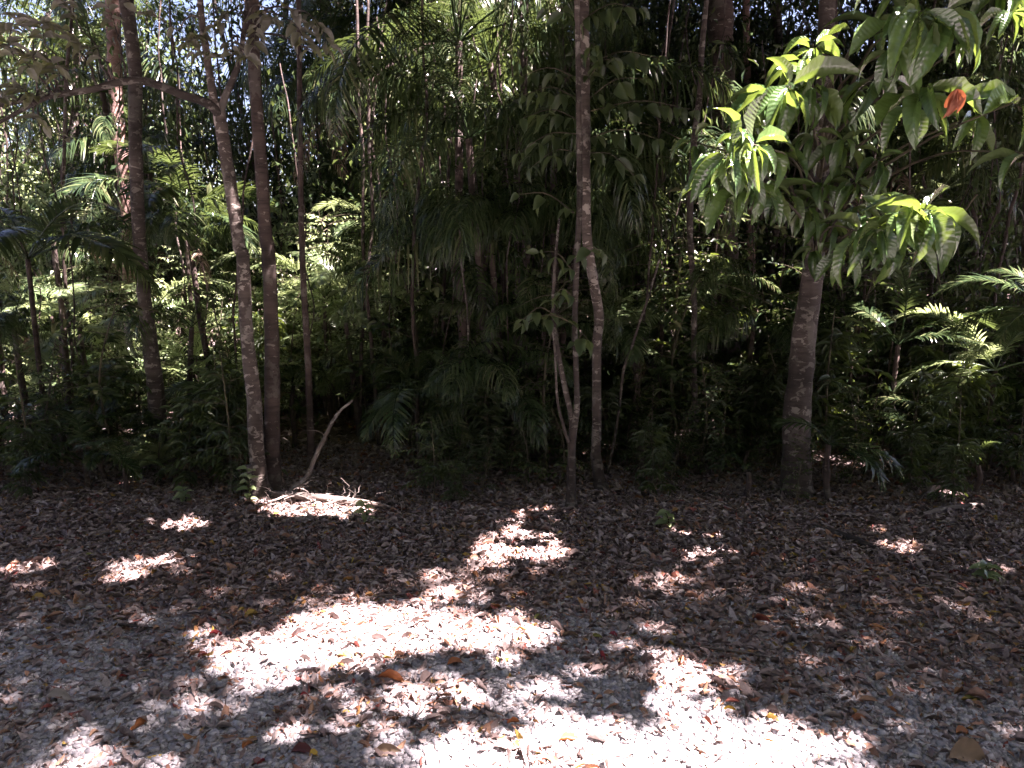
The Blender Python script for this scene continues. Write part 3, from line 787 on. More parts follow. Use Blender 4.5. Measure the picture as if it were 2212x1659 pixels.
# ------------------------------------------------------------------ palm fronds
def frond_mesh(name, material, L=1.5, n=34, ll=.34, lw=.026, phi=R(55), bend=R(95), droop=.5, fwd=.75, seed=0, start=.2, side_curl=.25, dead=0.0, stem_mat=None):
    r = np.random.default_rng(seed)
    b = Buf()
    K = 24; t = np.linspace(0, 1, K)
    ph = phi - bend * t ** 1.25
    x = np.concatenate([[0], np.cumsum(np.cos(ph[:-1]) / (K - 1))]) * L
    z = np.concatenate([[0], np.cumsum(np.sin(ph[:-1]) / (K - 1))]) * L
    y = side_curl * L * t ** 2 * r.uniform(-.5, .5)
    P = np.c_[x, y, z]
    tube(b, P, .009 * (1 - .85 * t) * (L / 1.5) ** .5 + .0012, 5, K, rnd=.35)
    tt = np.linspace(start, .985, n)
    pos = np.c_[[np.interp(tt, t, P[:, k]) for k in range(3)]].T
    T = np.gradient(P, axis=0); T /= np.linalg.norm(T, axis=1, keepdims=True)
    T = np.c_[[np.interp(tt, t, T[:, k]) for k in range(3)]].T
    S = np.tile(V([0, 1., 0]), (n, 1)); S -= (S * T).sum(1, keepdims=True) * T; S /= np.linalg.norm(S, axis=1, keepdims=True)
    U = np.cross(T, S)
    U = np.where(U[:, 2:3] < 0, -U, U)
    q = (tt - start) / (1 - start)
    prof = np.sin(np.clip(q * .88 + .12, 0, 1) * pi) ** .6
    prof = np.maximum(prof, .3)
    for sg in (1, -1):
        lean = fwd + .75 * q
        d0 = S * sg + T * lean[:, None] + U * .28 + r.normal(0, .09 + .1 * (droop > .9), (n, 3))
        d0 /= np.linalg.norm(d0, axis=1, keepdims=True)
        ln = ll * prof * r.uniform(.82, 1.08, n); ww = lw * r.uniform(.8, 1.15, n) * (.6 + .4 * prof)
        seg = 5
        p = pos.copy(); d = d0.copy(); rings = []
        wv = T - (T * d).sum(1, keepdims=True) * d; wv /= np.linalg.norm(wv, axis=1, keepdims=True)
        dr = droop * r.uniform(.6, 1.4, n)
        wp = [.45, .95, 1, .8, .45, .04]
        for k in range(seg + 1):
            hw = (ww * wp[k] * .5)[:, None]
            rings.append(np.stack([p - wv * hw, p + wv * hw], 1))
            p = p + d * (ln / seg)[:, None]
            d = d + V([0, 0, -1.]) * (dr * .45)[:, None] + r.normal(0, .03, (n, 3)); d /= np.linalg.norm(d, axis=1, keepdims=True)
        R_ = np.stack(rings, 1).reshape(n, -1, 3)      # n,(seg+1)*2,3
        keep = r.random(n) > dead
        R_ = R_[keep]; m = len(R_)
        f = V([[2 * k, 2 * k + 1, 2 * k + 3, 2 * k + 2] for k in range(seg)])
        ff = (f[None] + (np.arange(m) * (seg + 1) * 2)[:, None, None]).reshape(-1, 4)
        b.add(R_.reshape(-1, 3), ff, np.repeat(r.random(m), (seg + 1) * 2))
    return b.mesh(name, material)


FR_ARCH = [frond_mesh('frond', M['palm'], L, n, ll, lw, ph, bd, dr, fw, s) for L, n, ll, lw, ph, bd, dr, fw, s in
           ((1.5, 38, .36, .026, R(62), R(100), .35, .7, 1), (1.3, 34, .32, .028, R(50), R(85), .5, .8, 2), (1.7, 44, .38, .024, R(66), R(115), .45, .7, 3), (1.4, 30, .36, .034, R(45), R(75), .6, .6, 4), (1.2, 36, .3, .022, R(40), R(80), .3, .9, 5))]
FR_SUNLIT = [frond_mesh('frond', M['sunlit_palm'], L, n, ll, lw, ph, bd, dr, fw, s) for L, n, ll, lw, ph, bd, dr, fw, s in
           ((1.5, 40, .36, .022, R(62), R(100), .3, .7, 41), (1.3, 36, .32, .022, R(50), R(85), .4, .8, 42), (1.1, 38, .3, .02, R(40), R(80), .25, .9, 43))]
FR_HANG = [frond_mesh('frond', M['palm'], L, n, ll, lw, ph, bd, dr, fw, s, dead=.12, side_curl=.5) for L, n, ll, lw, ph, bd, dr, fw, s in
           ((2.0, 76, .6, .016, R(50), R(120), 1.6, .4, 11), (1.7, 64, .5, .015, R(35), R(105), 1.9, .4, 12), (2.2, 84, .62, .015, R(62), R(140), 1.5, .5, 13), (1.6, 60, .55, .017, R(20), R(90), 1.8, .3, 14), (1.8, 74, .42, .014, R(70), R(150), 1.2, .6, 15))]
FR_WIDE = [frond_mesh('frond', M['palm'], L, n, ll, lw, ph, bd, dr, fw, s, start=.3) for L, n, ll, lw, ph, bd, dr, fw, s in
           ((.9, 17, .26, .028, R(60), R(90), .4, .9, 21), (.8, 15, .24, .03, R(48), R(80), .5, 1.0, 22), (1.0, 22, .24, .022, R(66), R(110), .35, .8, 23))]
FR_DRY = [frond_mesh('dry_frond', M['dry'], L, n, ll, lw, ph, bd, dr, fw, s, dead=.25) for L, n, ll, lw, ph, bd, dr, fw, s in
          ((1.4, 30, .34, .02, R(10), R(95), 1.2, .6, 31), (1.9, 36, .45, .022, R(-5), R(80), 1.3, .5, 32))]
FR_FAN = None


def stem_mesh(h, r0, seed, material, bendx=.1):
    b = Buf(); rr = np.random.default_rng(seed)
    k = max(3, int(h / .5)); z = np.linspace(0, h, k + 1)
    P = np.c_[bendx * (z / max(h, .1)) ** 2 + rr.normal(0, .012, k + 1), rr.normal(0, .015, k + 1), z - .05]
    tube(b, P, np.linspace(r0, r0 * .7, k + 1), 9, max(8, int(h / .09)), .12, seed)
    return b.mesh('stem', material), P[-1]


STEMS = {h: stem_mesh(h, r, int(h * 10), M['bark_dark'], bx) for h, r, bx in ((.25, .022, .02), (.6, .025, .05), (1.1, .028, .1), (1.8, .032, .18), (2.6, .038, .2), (3.4, .042, .3), (4.2, .05, -.3), (5.2, .055, .35))}
PENDING = {}        # kind -> list of (root, size, px) to be labelled by size rank


def palm(x, y, h, fr, nf, scale=1.0, label=None, group='palms in the undergrowth', dry=0, tilt=.25, kind='low feather palm', fan=None, name='feather_palm', z=None):
    z = float(ground_z(x, y)) if z is None else z
    root = empty(name, (x, y, z), label, 'palm', group, rng.random() * 6.28)
    me, top = STEMS[h]
    obj('stem', me, root)
    for k in range(nf):
        az = k * 2.4 + rng.normal(0, .25)
        m = fr[rng.integers(0, len(fr))]
        o = obj('frond', m, root, top, (rng.normal(0, .2), rng.normal(0.05, tilt), az), scale * rng.uniform(.75, 1.1))
    for k in range(dry):
        obj('dry_frond', FR_DRY[rng.integers(0, 2)], root, top - V([0, 0, .05]), (0, rng.normal(.3, .2), rng.random() * 6.28), scale * rng.uniform(.7, 1.0))
    if label is None:
        PENDING.setdefault(kind, []).append((root, (h + .8 * scale, scale), proj((x, y, z + h))[0]))
    return root


def palm_px(px, py, Y, h, *a, **k):
    """palm whose crown centre appears at px,py"""
    p = at(px, py, Y)
    return palm(p[0], p[1], h, *a, z=p[2] - STEMS[h][1][2] if k.pop('exact', False) else None, **k)


def aimed_frond_palm(px, py, Y, h, aims, fr, label, nf=5, scale=1., name='feather_palm'):
    """palm with its crown at px,py plus fronds that reach towards given picture directions"""
    p = at(px, py, Y); gz = float(ground_z(p[0], p[1]))
    root = empty(name, (p[0], p[1], gz), label, 'palm', 'palms in the undergrowth')
    hh = max(.1, p[2] - gz)
    b = Buf(); tube(b, [V([0.03, 0, -.05]), V([0, .02, hh * .5]), V([0, 0, hh])], [.024, .02, .018], 8, 14, .1, int(px))
    obj('stem', b.mesh('stem', M['bark_dark']), root)
    for az, tilt, s in aims:
        obj('frond', fr[rng.integers(0, len(fr))], root, (0, 0, hh), (rng.normal(0, .15), tilt, az), s)
    for k in range(nf):
        obj('frond', fr[rng.integers(0, len(fr))], root, (0, 0, hh), (rng.normal(0, .2), rng.normal(.1, .25), rng.random() * 6.28), scale * rng.uniform(.7, 1.))
    return root


aimed_frond_palm(1290, 735, 6.5, 1, [(0.15, .2, .75), (-.4, .5, .6), (.5, -.1, .6)], FR_SUNLIT, 'sunlit yellow-green palm frond cluster beside the kinked stem', 3, .7)
aimed_frond_palm(1310, 880, 6.7, 1, [(0.1, .5, .6), (2.7, .5, .5)], FR_SUNLIT, 'bright green low palm behind the foot of the kinked stem', 3, .5)
aimed_frond_palm(830, 520, 8.0, 1, [(-1.2, -.2, .6), (-2.2, .2, .6)], FR_SUNLIT, 'white-lit small palm in a sunny opening past the thin black trunk', 5, .6)
aimed_frond_palm(700, 640, 7.4, 1, [(-.3, .1, .8), (-2.6, .1, .8), (-1.4, .1, .7)], FR_SUNLIT, 'sunny palm directly behind the thin black trunk', 5, .8)
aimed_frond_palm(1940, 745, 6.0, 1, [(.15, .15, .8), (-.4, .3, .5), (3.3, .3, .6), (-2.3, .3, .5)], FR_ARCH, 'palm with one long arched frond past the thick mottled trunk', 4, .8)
aimed_frond_palm(2150, 800, 5.9, 1, [(3.0, .35, .75), (3.5, .6, .7), (2.6, -.2, .5), (-.2, .3, .9)], FR_SUNLIT, 'glinting silvery palm spreading like a fan at the clearing edge', 4, .7)
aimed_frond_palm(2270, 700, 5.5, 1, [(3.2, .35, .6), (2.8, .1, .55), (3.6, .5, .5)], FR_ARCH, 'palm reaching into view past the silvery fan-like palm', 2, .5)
aimed_frond_palm(2030, 420, 8.0, 1, [(-.2, .3, .7), (2.9, .2, .5), (.4, 0, .6)], FR_SUNLIT, 'small bright palm high behind the dead rust-brown leaves', 4, .6)
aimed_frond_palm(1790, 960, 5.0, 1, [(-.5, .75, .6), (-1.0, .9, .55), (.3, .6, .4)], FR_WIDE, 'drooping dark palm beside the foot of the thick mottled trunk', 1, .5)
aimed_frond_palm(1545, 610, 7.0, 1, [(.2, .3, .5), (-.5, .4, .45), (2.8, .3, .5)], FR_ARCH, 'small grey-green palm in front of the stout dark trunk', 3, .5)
aimed_frond_palm(130, 720, 6.7, 1, [(-1.3, .5, .8), (-.4, .5, .7), (-2.3, .5, .8)], FR_SUNLIT, 'pale drooping palm with half-dry fronds under the arching branch', 4, .7)
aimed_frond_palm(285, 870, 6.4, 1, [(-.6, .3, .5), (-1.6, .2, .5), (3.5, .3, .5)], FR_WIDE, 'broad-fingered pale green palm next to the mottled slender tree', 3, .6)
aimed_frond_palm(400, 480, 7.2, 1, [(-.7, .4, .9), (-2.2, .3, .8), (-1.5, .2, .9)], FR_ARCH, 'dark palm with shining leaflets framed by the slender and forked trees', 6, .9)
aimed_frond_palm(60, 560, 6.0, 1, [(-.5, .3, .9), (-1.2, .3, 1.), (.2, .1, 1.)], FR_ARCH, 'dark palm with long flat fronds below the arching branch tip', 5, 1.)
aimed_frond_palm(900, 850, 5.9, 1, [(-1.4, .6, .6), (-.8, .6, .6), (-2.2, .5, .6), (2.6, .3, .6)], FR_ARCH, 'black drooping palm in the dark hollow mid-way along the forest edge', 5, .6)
aimed_frond_palm(1430, 700, 6.6, 1, [(-.6, .4, .6), (-2.4, .5, .6), (.3, .3, .6)], FR_SUNLIT, 'narrow-leaved palm beside the thin leaning stem', 5, .6)


# fan shaped rosette (strap leaves) at the foot of the mottled tree
def rosette(px, py, Y, n, L, label, name='strap_leaved_plant', wd=.035, rnd=.8):
    p = at(px, py, Y); gz = float(ground_z(p[0], p[1]))
    root = empty(name, (p[0], p[1], gz), label, 'plant')
    b = Buf(); tube(b, [V([0, 0, -.03]), V([0, 0, .1]), V([0, 0, max(.12, p[2] - gz)])], [.02, .016, .014], 7, 8)
    obj('stem', b.mesh('stem', M['stem']), root)
    b = Buf()
    a = np.arange(n) * 2.4; e = rng.uniform(.3, 1.25, n)
    d = np.c_[np.cos(a) * np.cos(e), np.sin(a) * np.cos(e), np.sin(e)]
    T = leaf_tpl(8, .4, .28, .7)
    scatter(b, T, np.tile(V([0, 0, max(.12, p[2] - gz)]), (n, 1)), d, np.tile(V([0, 0, 1.]), (n, 1)), L * rng.uniform(.6, 1.1, n), wd, rng.uniform(rnd - .3, rnd + .2, n))
    obj('foliage', b.mesh('strap_leaves', M['light']), root)


rosette(350, 1020, 5.5, 24, .36, 'bright green strap-leaved rosette at the foot of the mottled slender tree', wd=.024)
rosette(35, 1020, 5.4, 9, .16, 'small pale dry rosette in the shade under the dark palm', wd=.02)

# ------------------------------------------------------------------ undergrowth fill
def spread(n, y0, y1, m=1.3, mind=.28, taken=None, thin=0.0):
    out = [] if taken is None else taken
    res = []
    tries = 0
    while len(res) < n and tries < 20000:
        tries += 1
        y = y0 + (y1 - y0) * rng.random() ** .9
        x = (rng.random() * 2 - 1) * (.68 * y + m)
        if thin and y < 8.3 and rng.random() < (.97 if 590 < proj((x, y, .8))[0] < 860 else thin) and (590 < proj((x, y, .8))[0] < 860 or proj((x, y, .8))[0] < 560 and y > 6.0): continue
        if any((x - a) ** 2 + (y - c) ** 2 < mind ** 2 for a, c in out): continue
        out.append((x, y)); res.append((x, y))
    return res


TAKEN = [(p[0][0], p[0][1]) for p in (PA, PB, PC, PD, PE, PE2, PF, PG, PH, PI_)]
for x, y in spread(52, 6.0, 9.5, taken=TAKEN, mind=.4, thin=.7):
    palm(x, y, (.25, .6, 1.1)[rng.integers(0, 3)], FR_ARCH if rng.random() < .7 else FR_WIDE, int(rng.integers(6, 10)), rng.uniform(.4, .75), dry=int(rng.random() < .4))
for x, y in spread(34, 9, 15, taken=TAKEN, mind=.6):
    palm(x, y, (.6, 1.1, 1.8)[rng.integers(0, 3)], FR_ARCH, int(rng.integers(6, 9)), rng.uniform(.8, 1.2), dry=int(rng.random() < .3))
def clear_y(px, Y):
    if 60 < px < 1120 and 6.7 < Y < 8.6: return 6.2 + .25 * rng.random() if Y < 7.5 and not 200 < px < 640 else 8.8 + .3 * rng.random()
    return Y


# tall palms with hanging curtains of leaflets
for px, Y, h in ((960, 8.9, 2.6), (1000, 7.3, 3.4), (1055, 6.9, 2.6), (1130, 7.2, 3.4), (1195, 6.8, 2.6), (380, 6.8, 1.8), (1380, 7.2, 2.6), (1020, 6.5, 1.8), (1100, 6.5, 1.8), (800, 8.4, 3.4), (880, 8.0, 2.6), (960, 8.2, 3.4), (1030, 8.0, 3.4), (1090, 8.8, 4.2), (1160, 8.2, 2.6), (1200, 9.4, 4.2), (370, 7.0, 2.6), (240, 9.6, 4.2),
                 (1390, 8.4, 3.4), (1460, 9.6, 4.2), (1640, 9.0, 3.4), (1850, 8.0, 2.6), (1950, 9.5, 4.2), (2100, 8.2, 3.4), (2200, 7.4, 2.6), (990, 10.5, 5.2), (760, 10.5, 5.2), (1330, 10.5, 5.2), (600, 11, 5.2), (860, 9.4, 4.2), (930, 8.0, 2.6), (1060, 8.2, 2.6), (840, 7.8, 3.4), (1010, 9.2, 4.2), (1130, 8.4, 3.4), (300, 8.8, 3.4), (1760, 10.5, 4.2), (2050, 11, 5.2)):
    Y = clear_y(px, Y); p = at(px, 829, Y)
    palm(p[0], p[1], h, FR_HANG, int(rng.integers(12, 17)), rng.uniform(.7, .98), group='tall palms with hanging fronds', kind='hanging palm', dry=int(rng.integers(0, 4)) if Y > 7.6 else 0, name='tall_palm')


for px, Y, h in ((1010, 6.5, 1.8), (1040, 6.2, 1.1), (1090, 6.4, 1.8), (1150, 6.2, 1.1), (1200, 6.5, 1.8), (1600, 6.6, 1.1), (1010, 5.8, .6), (1110, 5.9, .6)):
    p = at(px, 829, Y); palm(p[0], p[1], h, FR_HANG, int(rng.integers(9, 13)), rng.uniform(.45, .62), group='low palms with hanging fronds', kind='shaggy palm', name='shaggy_palm')


for px, Y, h in ((60, 6.3, 1.1), (150, 6.6, 1.8), (225, 6.2, .6), (400, 6.4, 1.1), (455, 6.7, 1.8), (510, 6.2, .6), (625, 6.5, .6), (10, 6.8, 1.8)):
    p = at(px, 829, Y); palm(p[0], p[1], h, FR_HANG if h > 1 else FR_ARCH, int(rng.integers(5, 8)), rng.uniform(.4, .55), group='low palms with hanging fronds', kind='shaggy palm', name='shaggy_palm', dry=1)


# saplings and shrubs: prototypes, then copies sharing mesh data
def sapling_proto(h, nb, nl, size, matl, seed, ratio=.42, spread_=.5):
    global rng
    keep = rng; rng = np.random.default_rng(seed)
    st = Buf(); lf = Buf()
    P = [V([0, 0, -.05]), V([rng.normal(0, .05), rng.normal(0, .05), h * .5]), V([rng.normal(0, .12), rng.normal(0, .12), h])]
    tube(st, P, [.006 + .005 * h, .005 + .003 * h, .003], 6, 14, .1, seed)
    C = catmull(P, 20)
    for k in range(nb):
        t = rng.uniform(.18, 1); p = C[min(19, int(t * 19))]
        a = rng.random() * 6.28
        spray(lf, st, p, V([cos(a), sin(a), rng.uniform(-.1, .7)]), spread_ * h ** .5 * rng.uniform(.4, 1.1), nl, size, TP_MID if size > .1 else TP_LO, ratio, .25)
    rng = keep
    return st.mesh('stem', M['stem']), lf.mesh('foliage', matl)


SAP = [sapling_proto(h, nb, nl, s, M[m], k, r_, sp) for k, (h, nb, nl, s, m, r_, sp) in enumerate(
    ((1.0, 16, 8, .1, 'broad', .42, .4), (1.6, 26, 9, .11, 'broad', .4, .42), (2.4, 38, 10, .1, 'broad', .4, .45), (3.2, 46, 10, .12, 'broad', .36, .5), (.7, 12, 7, .08, 'broad', .45, .4), (2.8, 44, 12, .09, 'light', .42, .5), (1.3, 22, 12, .12, 'comp', .2, .42), (2.0, 30, 13, .14, 'comp', .16, .45), (1.2, 40, 12, .055, 'broad', .45, .35), (1.7, 60, 12, .06, 'broad', .4, .35), (1.0, 34, 10, .16, 'comp', .09, .3)), 100)]


def sapling(x, y, k, s, label=None, kind='leafy sapling', group='saplings in the undergrowth', name='leafy_sapling'):
    z = float(ground_z(x, y))
    root = empty(name, (x, y, z), label, 'sapling', group, rng.random() * 6.28)
    root.scale = (s, s, s)
    for nm, me in zip(('stem', 'foliage'), SAP[k]): obj(nm, me, root)
    if label is None: PENDING.setdefault(kind, []).append((root, ((1.0, 1.6, 2.4, 3.2, .7, 2.8, 1.3, 2.0, 1.2, 1.7, 1.0)[k] * s, s), proj((x, y, z + .5))[0]))
    return root


for x, y in spread(110, 5.5, 9.5, taken=TAKEN, mind=.22, thin=.75): sapling(x, y, int(rng.choice([0, 0, 1, 1, 2, 4, 4, 6, 6, 7, 8, 8, 9, 9, 10])), rng.uniform(.6, 1.15))
for x, y in spread(60, 9.5, 16, taken=TAKEN, mind=.4): sapling(x, y, int(rng.choice([1, 2, 3, 5, 5, 7, 3, 2])), rng.uniform(.9, 1.5))


for x, y in spread(100, 5.2, 7.4, taken=TAKEN, mind=.16, thin=.6):
    if 560 < proj((x, y, .3))[0] < 860 and y < 6.0: continue
    sapling(x, y, int(rng.choice([4, 0, 10, 8, 6])), rng.uniform(.45, .8), kind='knee-high sapling')
for x, y in spread(36, 5.6, 8.0, taken=TAKEN, mind=.2, thin=.5): palm(x, y, .25, FR_WIDE if rng.random() < .6 else FR_ARCH, int(rng.integers(5, 8)), rng.uniform(.3, .5), kind='knee-high palm')


for x, y in spread(60, 4.9, 5.8, taken=TAKEN, mind=.12):
    if 1190 < proj((x, y, .2))[0] < 1340 and y < 5.5 or 540 < proj((x, y, .2))[0] < 880: continue
    if proj((x, y, .2))[0] > 640 or rng.random() < .3: sapling(x, y, int(rng.choice([4, 10, 8, 6])), rng.uniform(.25, .55), kind='ankle-high sapling')
for x, y in spread(26, 5.0, 6.0, taken=TAKEN, mind=.15):
    if proj((x, y, .2))[0] > 900 or proj((x, y, .2))[0] < 420: palm(x, y, .25, FR_ARCH if rng.random() < .5 else FR_WIDE, int(rng.integers(4, 7)), rng.uniform(.25, .45), kind='ankle-high palm')


# single white-lit seedling beside the forked tree
def seedling(px, py, Y, h, label):
    p = gnd(px, py); z = float(ground_z(p[0], p[1]))
    root = empty('seedling', (p[0], p[1], z), label, 'seedling')
    st = Buf(); lf = Buf()
    tube(st, [V([0, 0, -.02]), V([.01, 0, h * .5]), V([-.01, .01, h])], [.005, .004, .002], 6, 8)
    n = 13; t = np.linspace(.15, 1, n); a = np.arange(n) * 2.4
    d = np.c_[np.cos(a), np.sin(a), rng.uniform(0, .5, n)]
    scatter(lf, TP_MID[0], np.c_[t * 0, t * 0, t * h], d, np.tile(V([0, -.3, 1.]), (n, 1)), .085 * rng.uniform(.7, 1.1, n), .04, rng.random(n))
    obj('stem', st.mesh('stem', M['stem']), root); obj('foliage', lf.mesh('foliage', M['light']), root)


seedling(540, 1105, 5, .24, 'pale sunlit seedling in front of the forked tree')
seedling(400, 1100, 5, .1, 'tiny dark seedling in the litter before the mottled slender tree')
seedling(2130, 1265, 5, .1, 'tiny glossy seedling in the shaded litter past the thick mottled trunk')
seedling(1440, 1155, 5, .1, 'tiny green seedling by the lit litter before the stout dark trunk')
seedling(790, 1140, 5, .12, 'small seedling among the pale fallen branches')


# background trees: trunk + crown of many leaves
def tree_proto(h, r0, ncl, per, size, matl, seed, crown=(1.4, 1.4, 1.8), cz=.62):
    global rng
    keep = rng; rng = np.random.default_rng(seed)
    tr = Buf(); lf = Buf(); br = Buf()
    P = [V([0, 0, -.1]), V([rng.normal(0, .12), rng.normal(0, .12), h * .4]), V([rng.normal(0, .3), rng.normal(0, .3), h * .95])]
    tube(tr, P, [r0, r0 * .8, r0 * .3], 12, int(h / .12), .12, seed); C = catmull(P, 30)
    for k in range(ncl):
        u = rand_dirs(1, 0, rng)[0] * rng.random() ** .4
        p = V([0, 0, h * cz]) + u * V(crown) * V([1, 1, 1])
        if p[2] < .35: p[2] = .35 + rng.random() * .6
        b0 = C[int(np.clip((p[2] - .5) / h, .1, .95) * 29)]
        tube(br, [b0, (b0 + p) / 2 + V([0, 0, .1]), p], [.014, .01, .004], 5, 6)
        q = p + rng.normal(0, 1, (per, 3)) * V([.34, .34, .22]) * rng.uniform(.6, 1.3)
        q[:, 2] = np.maximum(q[:, 2], .1)
        d = rng.normal(0, 1, (per, 3)); d[:, 2] -= .5
        nn = rng.normal(0, .5, (per, 3)) + V([0, 0, 1.])
        ln = size * rng.uniform(.6, 1.2, per)
        base = rng.random()
        scatter(lf, TP_LO[k % 2], q, d, nn, ln, ln * .42, np.clip(base * .6 + rng.random(per) * .4, 0, 1))
    rng = keep
    return tr.mesh('trunk', M['bark']), br.mesh('branches', M['bark_dark']), lf.mesh('crown', matl)


TREES = [tree_proto(6.0, .08, 60, 55, .15, M['light'], 201, (1.6, 1.6, 2.6), .5), tree_proto(7.5, .1, 75, 55, .16, M['broad'], 202, (1.8, 1.8, 3.2), .52), tree_proto(5.0, .06, 50, 50, .13, M['light'], 203, (1.3, 1.3, 2.2), .5),
         tree_proto(9.0, .12, 80, 60, .18, M['broad'], 204, (2.2, 2.2, 3.6), .55), tree_proto(3.2, .04, 40, 50, .14, M['light'], 205, (1.3, 1.3, 1.4), .45)]


def tree(x, y, k, s, kind, group='leafy trees closing the forest behind', name='leafy_tree'):
    z = float(ground_z(x, y))
    root = empty(name, (x, y, z), None, 'tree', group, rng.random() * 6.28); root.scale = (s, s, s)
    for nm, me in zip(('trunk', 'branches', 'crown'), TREES[k]): obj(nm, me, root)
    PENDING.setdefault(kind, []).append((root, ((6, 7.5, 5, 9, 3.2)[k] * s, s), proj((x, y, z + 1.5))[0]))


TT = []


def sky_gap(x, y):
    px = proj((x, y, 3.))[0]
    return 425 < px < 560 or 1285 < px < 1345 or 1085 < px < 1110


for x, y in spread(20, 12.5, 20, m=1, taken=TT, mind=1.1):
    if sky_gap(x, y): continue
    tree(x, y, int(rng.choice([0, 2, 4, 4, 1] if x < 1.5 else [1, 3, 1, 4, 2])), rng.uniform(.8, 1.2), 'leafy tree')
for x, y in spread(18, 19, 32, m=3, taken=TT, mind=1.6):
    if sky_gap(x, y): continue
    tree(x, y, int(rng.choice([0, 1, 3, 0, 2])), rng.uniform(1.0, 1.5), 'leafy tree')

# dark narrow-leaved understorey trees: the shaded screen between the track and the sunny openings
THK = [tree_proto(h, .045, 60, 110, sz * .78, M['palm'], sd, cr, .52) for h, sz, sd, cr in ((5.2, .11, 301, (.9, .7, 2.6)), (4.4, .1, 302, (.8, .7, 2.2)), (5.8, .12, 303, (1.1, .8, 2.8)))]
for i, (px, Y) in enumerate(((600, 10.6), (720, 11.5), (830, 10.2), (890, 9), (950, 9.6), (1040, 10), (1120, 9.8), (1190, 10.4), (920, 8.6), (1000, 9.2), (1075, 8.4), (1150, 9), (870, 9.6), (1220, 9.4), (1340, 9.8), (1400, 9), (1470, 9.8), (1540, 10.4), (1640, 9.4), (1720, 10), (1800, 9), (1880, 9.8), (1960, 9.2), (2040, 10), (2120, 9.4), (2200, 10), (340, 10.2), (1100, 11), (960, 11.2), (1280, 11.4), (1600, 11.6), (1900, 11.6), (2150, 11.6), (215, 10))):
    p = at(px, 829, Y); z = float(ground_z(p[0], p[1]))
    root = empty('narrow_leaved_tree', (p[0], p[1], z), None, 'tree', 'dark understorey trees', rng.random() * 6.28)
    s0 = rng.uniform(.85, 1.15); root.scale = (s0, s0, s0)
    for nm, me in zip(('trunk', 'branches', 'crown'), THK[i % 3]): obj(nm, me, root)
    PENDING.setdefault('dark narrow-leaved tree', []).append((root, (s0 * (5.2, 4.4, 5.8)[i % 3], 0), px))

# unseen trees added behind the viewer to block the low sky
for i in range(36):
    x = -18 + i * 1.05 + rng.normal(0, .3); y = -6.2 - (i % 3) * 2.0 + rng.normal(0, .5)
    z = float(ground_z(x, y))
    root = empty('leafy_tree', (x, y, z), 'unseen leafy tree added behind the viewer to block low sky', 'tree', 'unseen trees added to block the low sky', rng.random() * 6.28); root.scale = (1.7,) * 3  # leafy_tree here is added, only to block the low sky
    for nm, me in zip(('trunk', 'branches', 'crown'), TREES[(1, 3, 1, 0)[i % 4]]): obj(nm, me, root)

for px, Y in ((20, 9.5), (110, 10.5), (180, 9.8), (-40, 10.8), (600, 10.5), (690, 9.8), (770, 10.6), (840, 11.4), (640, 12), (730, 12.4), (230, 11.6), (60, 12), (320, 12), (420, 12.6)):
    p = at(px, 829, Y); tree(p[0], p[1], 4, rng.uniform(.85, 1.15), 'low sunny tree', 'low leafy trees in the sunny openings', 'sunny_tree')
for i in range(26):
    px = rng.uniform(560, 860) if i % 2 else rng.uniform(-40, 560); Y = rng.uniform(6.9, 8.6); p = at(px, 829, Y)
    palm(p[0], p[1], (.25, .6, 1.1)[i % 3], FR_SUNLIT, int(rng.integers(6, 9)), rng.uniform(.5, .8), kind='sunny palm')
for i in range(22):
    px = rng.uniform(560, 860) if i % 2 else rng.uniform(-40, 560); Y = rng.uniform(6.9, 8.8); p = at(px, 829, Y)
    sapling(p[0], p[1], 5, rng.uniform(.45, .8), kind='sunny sapling')

# thin poles and lianas
for i, (px, Y, lean) in enumerate(((30, 9, .1), (90, 7.4, -.2), (200, 8.5, .2), (225, 10, -.1), (390, 8.6, .15), (440, 7.2, -.1), (520, 6.4, .05), (505, 10, .2), (625, 9, -.15), (700, 9.5, .1), (770, 7, .2), (815, 6.6, -.2), (905, 6.2, .05), (955, 6.9, .15), (1005, 8.6, -.1), (1040, 9.5, .2), (1075, 7.4, .1), (1150, 6.5, -.05), (1190, 8.4, .1), (1400, 7.2, .15), (1430, 9, -.1), (1512, 6.6, .1), (1660, 7.8, .1), (1830, 7, -.1), (1915, 6.6, .12), (1995, 7.6, -.05), (2080, 9, .1), (2150, 7, .2), (2195, 8.6, -.1), (1350, 6.1, .3), (850, 8, .05), (560, 8, -.2), (145, 6.8, .15))):
    p = at(px, 829, Y); z = float(ground_z(p[0], p[1]))
    h = rng.uniform(3.5, 7); r0 = rng.uniform(.006, .02)
    root = tag(obj('thin_stem', None), None, 'stem', 'thin bare stems among the undergrowth')
    b = Buf(); tube(b, [V([0, 0, -.05]), V([lean * .4 + rng.normal(0, .08), 0, h * .33]), V([lean + rng.normal(0, .12), 0, h * .66]), V([lean * 1.6, 0, h])], [r0, r0 * .9, r0 * .75, r0 * .5], 7, 40, .15, i, wob=.08)
    root.data = None
    bpy.data.objects.remove(root)
    root = tag(obj('thin_stem', b.mesh('thin_stem', M['bark_dark']), None, (p[0], p[1], z)), None, 'stem', 'thin bare stems among the undergrowth')
    PENDING.setdefault('thin bare stem', []).append((root, (r0 * 100, h), px))


